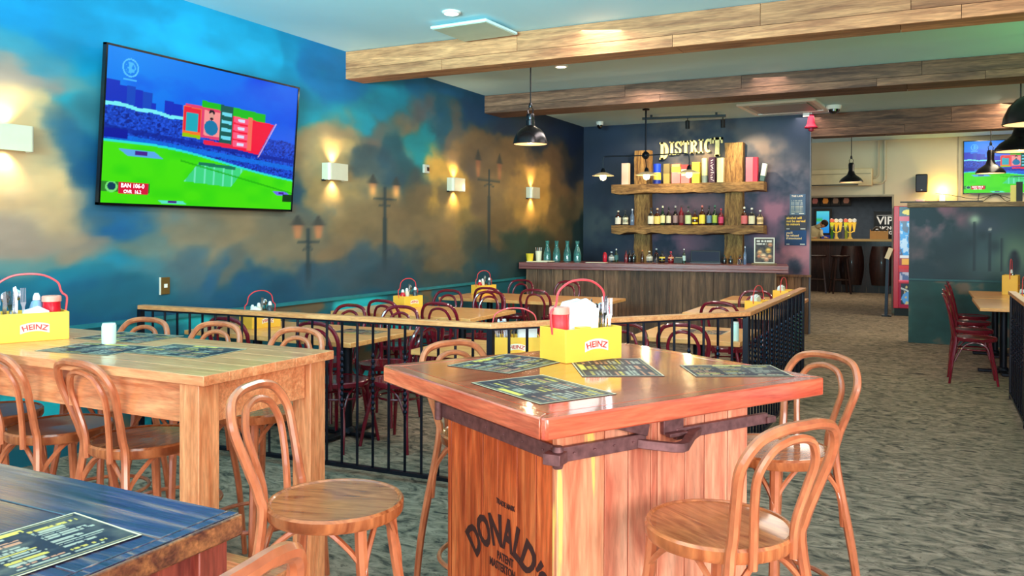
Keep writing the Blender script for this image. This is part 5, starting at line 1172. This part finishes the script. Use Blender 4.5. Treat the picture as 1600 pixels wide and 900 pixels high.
for x, lb in ((-1.93, 'golden beer tap tower nearest the bartender'), (-1.60, 'golden beer tap tower right of the other one')):
    t = thing('beer_taps', lb, 'beer taps', (x, 22.6, 1.361))
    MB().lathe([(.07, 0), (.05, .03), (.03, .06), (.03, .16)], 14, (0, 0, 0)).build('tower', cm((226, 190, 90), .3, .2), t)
    for i, dx in enumerate((-.10, .0, .10)):
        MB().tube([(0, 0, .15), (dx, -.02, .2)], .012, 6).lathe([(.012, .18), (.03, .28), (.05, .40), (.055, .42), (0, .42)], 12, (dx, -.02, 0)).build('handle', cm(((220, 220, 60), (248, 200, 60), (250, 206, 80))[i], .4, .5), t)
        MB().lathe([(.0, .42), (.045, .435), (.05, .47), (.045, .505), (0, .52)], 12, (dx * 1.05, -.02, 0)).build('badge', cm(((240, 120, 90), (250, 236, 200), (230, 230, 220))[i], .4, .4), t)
for x, c, lb in ((-2.02, (60, 120, 40), 'green bottle in front of the left beer tap tower'), (-1.75, (90, 90, 110), 'grey bottle between the beer tap towers'), (-1.68, (150, 160, 60), 'olive bottle beside the right beer tap tower')):
    t = thing('bottle', lb, 'bottle', (x, 22.45, 1.361), group='bottles on the second bar'); MB().lathe([(.035, 0), (.038, .16), (.014, .24), (.014, .31), (0, .315)], 12).build('body', cm(c, .2, .1), t); MB().lathe([(.017, .30), (.017, .33), (0, .335)], 8).build('cap', cm((230, 230, 220)), t)
t = thing('wooden_crate', 'small tan wooden crate with garnish at the right end of the second bar', 'crate', (-.93, 22.6, 1.361))
MB().bx(-.20, .22, -.1, -.08, 0, .20).bx(-.20, .22, .08, .1, 0, .20).bx(-.20, -.18, -.08, .08, 0, .24).bx(.20, .22, -.08, .08, 0, .24).bx(-.18, .2, -.08, .08, 0, .015).build('crate', cm((206, 150, 80)), t)
MB().tube(spline([(-.16, 0, .18), (-.05, 0, .30), (.08, 0, .22), (.19, 0, .30)], 4), .03, 6).build('contents', cm((60, 50, 40)), t)
t = thing('vip_sign', 'black framed sign reading VIP GAMING LOUNGE on the second bar', 'sign', (-.88, 24.9, 1.72))
MB().bx(-.26, .27, -.03, 0, -.42, .38).build('board', cm((18, 20, 26)), t); b = MB(); b.text('VIP', .30, (.01, -.034, .04), (1, 0, 0), (0, 0, 1), .002, .006); b.text('GAMING', .13, (.01, -.034, -.11), (1, 0, 0), (0, 0, 1), .002, .004); b.text('LOUNGE', .13, (.01, -.034, -.24), (1, 0, 0), (0, 0, 1), .002, .004)
b.bx(-.2, .2, -.034, -.03, .28, .29); b.build('lettering', cm((216, 212, 204), .5, .5), t, smooth=False); MB().bx(-.28, -.26, -.04, 0, -.42, .40).bx(-.28, .29, -.04, 0, .38, .40).build('frame', cm((44, 48, 56)), t)
for i, (c1, lb) in enumerate((((210, 130, 50), 'small framed picture with orange glass of beer'), ((130, 100, 80), 'small framed picture with brown emblem'), ((150, 100, 80), 'small framed picture at the right of the row'), ((160, 90, 80), 'small framed picture half behind the wall edge'))):
    x = (-2.42, -2.15, -1.87, -2.7)[i]; t = thing('framed_picture', lb + ' on the second bar room wall', 'picture', (x, 24.95, 2.42), group='row of small pictures in the second bar'); MB().bx(-.13, .13, -.03, 0, -.13, .13).build('frame', M['black'], t); MB().prism([(-.06, -.07), (.05, -.07), (.08, .0), (.06, .07), (-.05, .08), (-.08, .0)], -.034, -.0305, axis='y').build('emblem', cm(c1, .5, .3), t)
t = thing('display_screen', 'blue lit screen on the second bar room wall behind the bartender', 'screen', (-2.48, 24.9, 1.82)); MB().bx(-.24, .24, -.05, 0, -.38, .38).build('bezel', M['black'], t)
paint('screen', (-.17, -.052, -.31), (1, 0, 0), (0, 0, 1), .34, .62, 20, 30, lambda U, V: blend(blend(np.array([30., 130, 220]) + np.zeros((len(U), 3)), (90, 210, 220), V), (60, 180, 90), np.exp(-((V - .6) / .08) ** 2) * (U < .5)), M['tv'], t)
# bartender leaning over the second bar
pt = thing('person', 'person in a pale beige shirt with short dark hair bending over the second bar', 'person', (-2.50, 22.95, 0))
sk = [(-.02, .1, .9), (-.02, .06, 1.15), (-.02, .0, 1.42), (.0, -.06, 1.60), (.06, -.13, 1.66), (.16, -.2, 1.70), (.23, -.23, 1.71), (-.20, -.05, 1.58), (-.18, -.22, 1.42), (.02, -.40, 1.39), (.17, -.08, 1.56), (.20, -.27, 1.44), (.30, -.42, 1.40), (-.12, .1, .85), (-.13, .08, .45), (-.13, .1, .06), (.09, .1, .85), (.1, .08, .45), (.1, .1, .06), (.09, -.45, 1.39), (.36, -.46, 1.39), (-.13, -.05, .03), (.1, -.05, .03)]
ed = [(0, 1), (1, 2), (2, 3), (3, 4), (4, 5), (5, 6), (3, 7), (7, 8), (8, 9), (3, 10), (10, 11), (11, 12), (0, 13), (13, 14), (14, 15), (0, 16), (16, 17), (17, 18), (9, 19), (12, 20), (15, 21), (18, 22)]
rd = [.15, .155, .17, .13, .06, .085, .075, .07, .05, .03, .07, .05, .03, .09, .065, .045, .09, .065, .045, .025, .025, .035, .035]
me = bpy.data.meshes.new('body'); me.from_pydata(sk, ed, []); me.materials.append(mat('shirt_beige', (206, 196, 160), .8)); bo = bpy.data.objects.new('body', me); COL.objects.link(bo); bo.parent = pt
sm = bo.modifiers.new('Skin', 'SKIN'); sv = me.skin_vertices[0].data
for i, r in enumerate(rd): sv[i].radius = (r, r * .9); sv[i].use_root = (i == 0)
bo.modifiers.new('Sub', 'SUBSURF').levels = 1; bo.modifiers['Sub'].render_levels = 2; sm.use_smooth_shade = True
skin = mat('skin_tone', (214, 150, 112), .6)
b = MB().lathe([(0, -.115), (.05, -.10), (.075, -.05), (.088, .0), (.09, .04), (.075, .085), (.04, .11), (0, .118)], 18)
def tilt(b, M3, o): b.v = [tuple(M3 @ Vector(p) + Vector(o)) for p in b.v]
Mh = Euler((R_(60), R_(38), R_(20))).to_matrix(); hc = (.245, -.235, 1.735)
b.box(0, -.085, -.01, .02, .03, .04); b.box(0, -.078, -.05, .04, .012, .01); b.lathe([(0, -.02), (.012, 0), (0, .02)], 8, (.09, 0, 0)); b.lathe([(0, -.02), (.012, 0), (0, .02)], 8, (-.09, 0, 0)); tilt(b, Mh, hc); b.build('head', skin, pt)
b = MB().lathe([(.092, .035), (.096, .055), (.084, .095), (.045, .122), (0, .13)], 18, (0, .012, 0)); tilt(b, Mh, hc); b.build('hair', cm((44, 30, 24), .8), pt)
b = MB().lathe([(0, -.01), (.008, 0), (0, .01)], 8, (-.03, -.083, .015)).lathe([(0, -.01), (.008, 0), (0, .01)], 8, (.03, -.083, .015)); tilt(b, Mh, hc); b.build('eyes', M['black'], pt)
for hx, hy in ((.09, -.45), (.36, -.46)):
    b = MB().box(hx, hy - .03, 1.385, .07, .08, .025)
    for k in range(4): b.tube([(hx - .027 + k * .018, hy - .06, 1.387), (hx - .03 + k * .02, hy - .10, 1.39), (hx - .03 + k * .02, hy - .125 + .01 * abs(k - 1.5), 1.378)], .008, 6)
    b.tube([(hx - .035, hy - .01, 1.385), (hx - .06, hy - .04, 1.388), (hx - .062, hy - .07, 1.38)], .009, 6); b.build('hand', skin, pt)
t = MB().box(0, 0, .03, .30, .22, .06).box(.02, 0, .075, .22, .2, .03).build('folded_cloth', cm((30, 60, 190), .8)); t.location = (-2.12, 22.62, 1.361); tag(t, 'blue cloth bundle on the second bar in front of the bartender', 'cloth')

# ================================================================ LIGHT
def area(loc, aim, sx, sy, e, c, spread=None):
    ld = bpy.data.lights.new('area', 'AREA'); ld.shape = 'RECTANGLE'; ld.size = sx; ld.size_y = sy; ld.energy = e; ld.color = c
    if spread: ld.spread = R_(spread)
    lo = bpy.data.objects.new('area_light', ld); COL.objects.link(lo); lo.location = loc; d = Vector(aim) - Vector(loc); lo.rotation_euler = d.to_track_quat('-Z', 'Y').to_euler(); return lo
area((3.6, -.6, 1.9), (-1.0, 2.6, .9), 2.6, 2.0, 270, (1, .88, .86))          # daylight through the side windows
area((-1.0, -1.8, 1.7), (-2.5, 5, 1.6), 5.0, 2.2, 165, (1, .93, .92))           # daylight through the front windows
area((-2.0, -1.0, 2.1), (-2.6, 3.0, 3.5), 3.0, .9, 230, (.36, .90, 1), 75)   # added cyan lamp that tints the ceiling, no source known
area((2.4, 8.0, 2.5), (1.4, 8.2, 3.27), .8, .8, 30, (.35, 1, .25))            # added green lamp to colour the ceiling at right
area((-2.5, 7.05, 3.2), (-2.8, 7.0, 0), 4.5, .35, 75, (1, .90, .80))            # added fill lamps, out of sight behind the beams
area((-1.5, 10.15, 3.22), (-1.6, 10.15, 0), 5.5, .35, 45, (1, .86, .74))
area((1.2, 14.2, 3.22), (.6, 14.2, 0), 4, .5, 130, (1, .86, .60))
area((-1.8, 20.5, 2.7), (-1.8, 20.5, 0), 2.5, 1.0, 60, (1, .84, .6))
area((-1.8, 23.8, 2.7), (-1.8, 23.2, 0), 2.5, .4, 40, (1, .88, .7))
WCOL = (.92, .93, 1, 1); WSTR = 1.2

W = bpy.data.worlds.new('World'); SC.world = W; W.use_nodes = True; bg = W.node_tree.nodes['Background']
bg.inputs['Color'].default_value = WCOL; bg.inputs['Strength'].default_value = WSTR

# ================================================================ CAMERA
cd = bpy.data.cameras.new('Camera'); cd.sensor_width = 36; cd.lens = 1280 / 1600 * 36; cd.shift_y = -75 / 1600; cd.clip_start = .02; cd.clip_end = 200
co = bpy.data.objects.new('Camera', cd); COL.objects.link(co); SC.camera = co
yaw, pit, rol = R_(26.47), R_(-.55), R_(-.22)
fw_ = Vector((-math.sin(yaw) * math.cos(pit), math.cos(yaw) * math.cos(pit), math.sin(pit))); r0 = Vector((math.cos(yaw), math.sin(yaw), 0)); d0 = fw_.cross(r0)
rr = r0 * math.cos(rol) + d0 * math.sin(rol); dd = -r0 * math.sin(rol) + d0 * math.cos(rol)
co.matrix_world = Matrix(((rr.x, -dd.x, -fw_.x, 0), (rr.y, -dd.y, -fw_.y, 0), (rr.z, -dd.z, -fw_.z, 1.5), (0, 0, 0, 1)))
SC.view_settings.view_transform = 'Standard'; SC.view_settings.look = 'None'; SC.view_settings.exposure = 0; SC.view_settings.gamma = 1
SC.cycles.max_bounces = 8; SC.cycles.sample_clamp_indirect = 4; SC.cycles.use_denoising = True
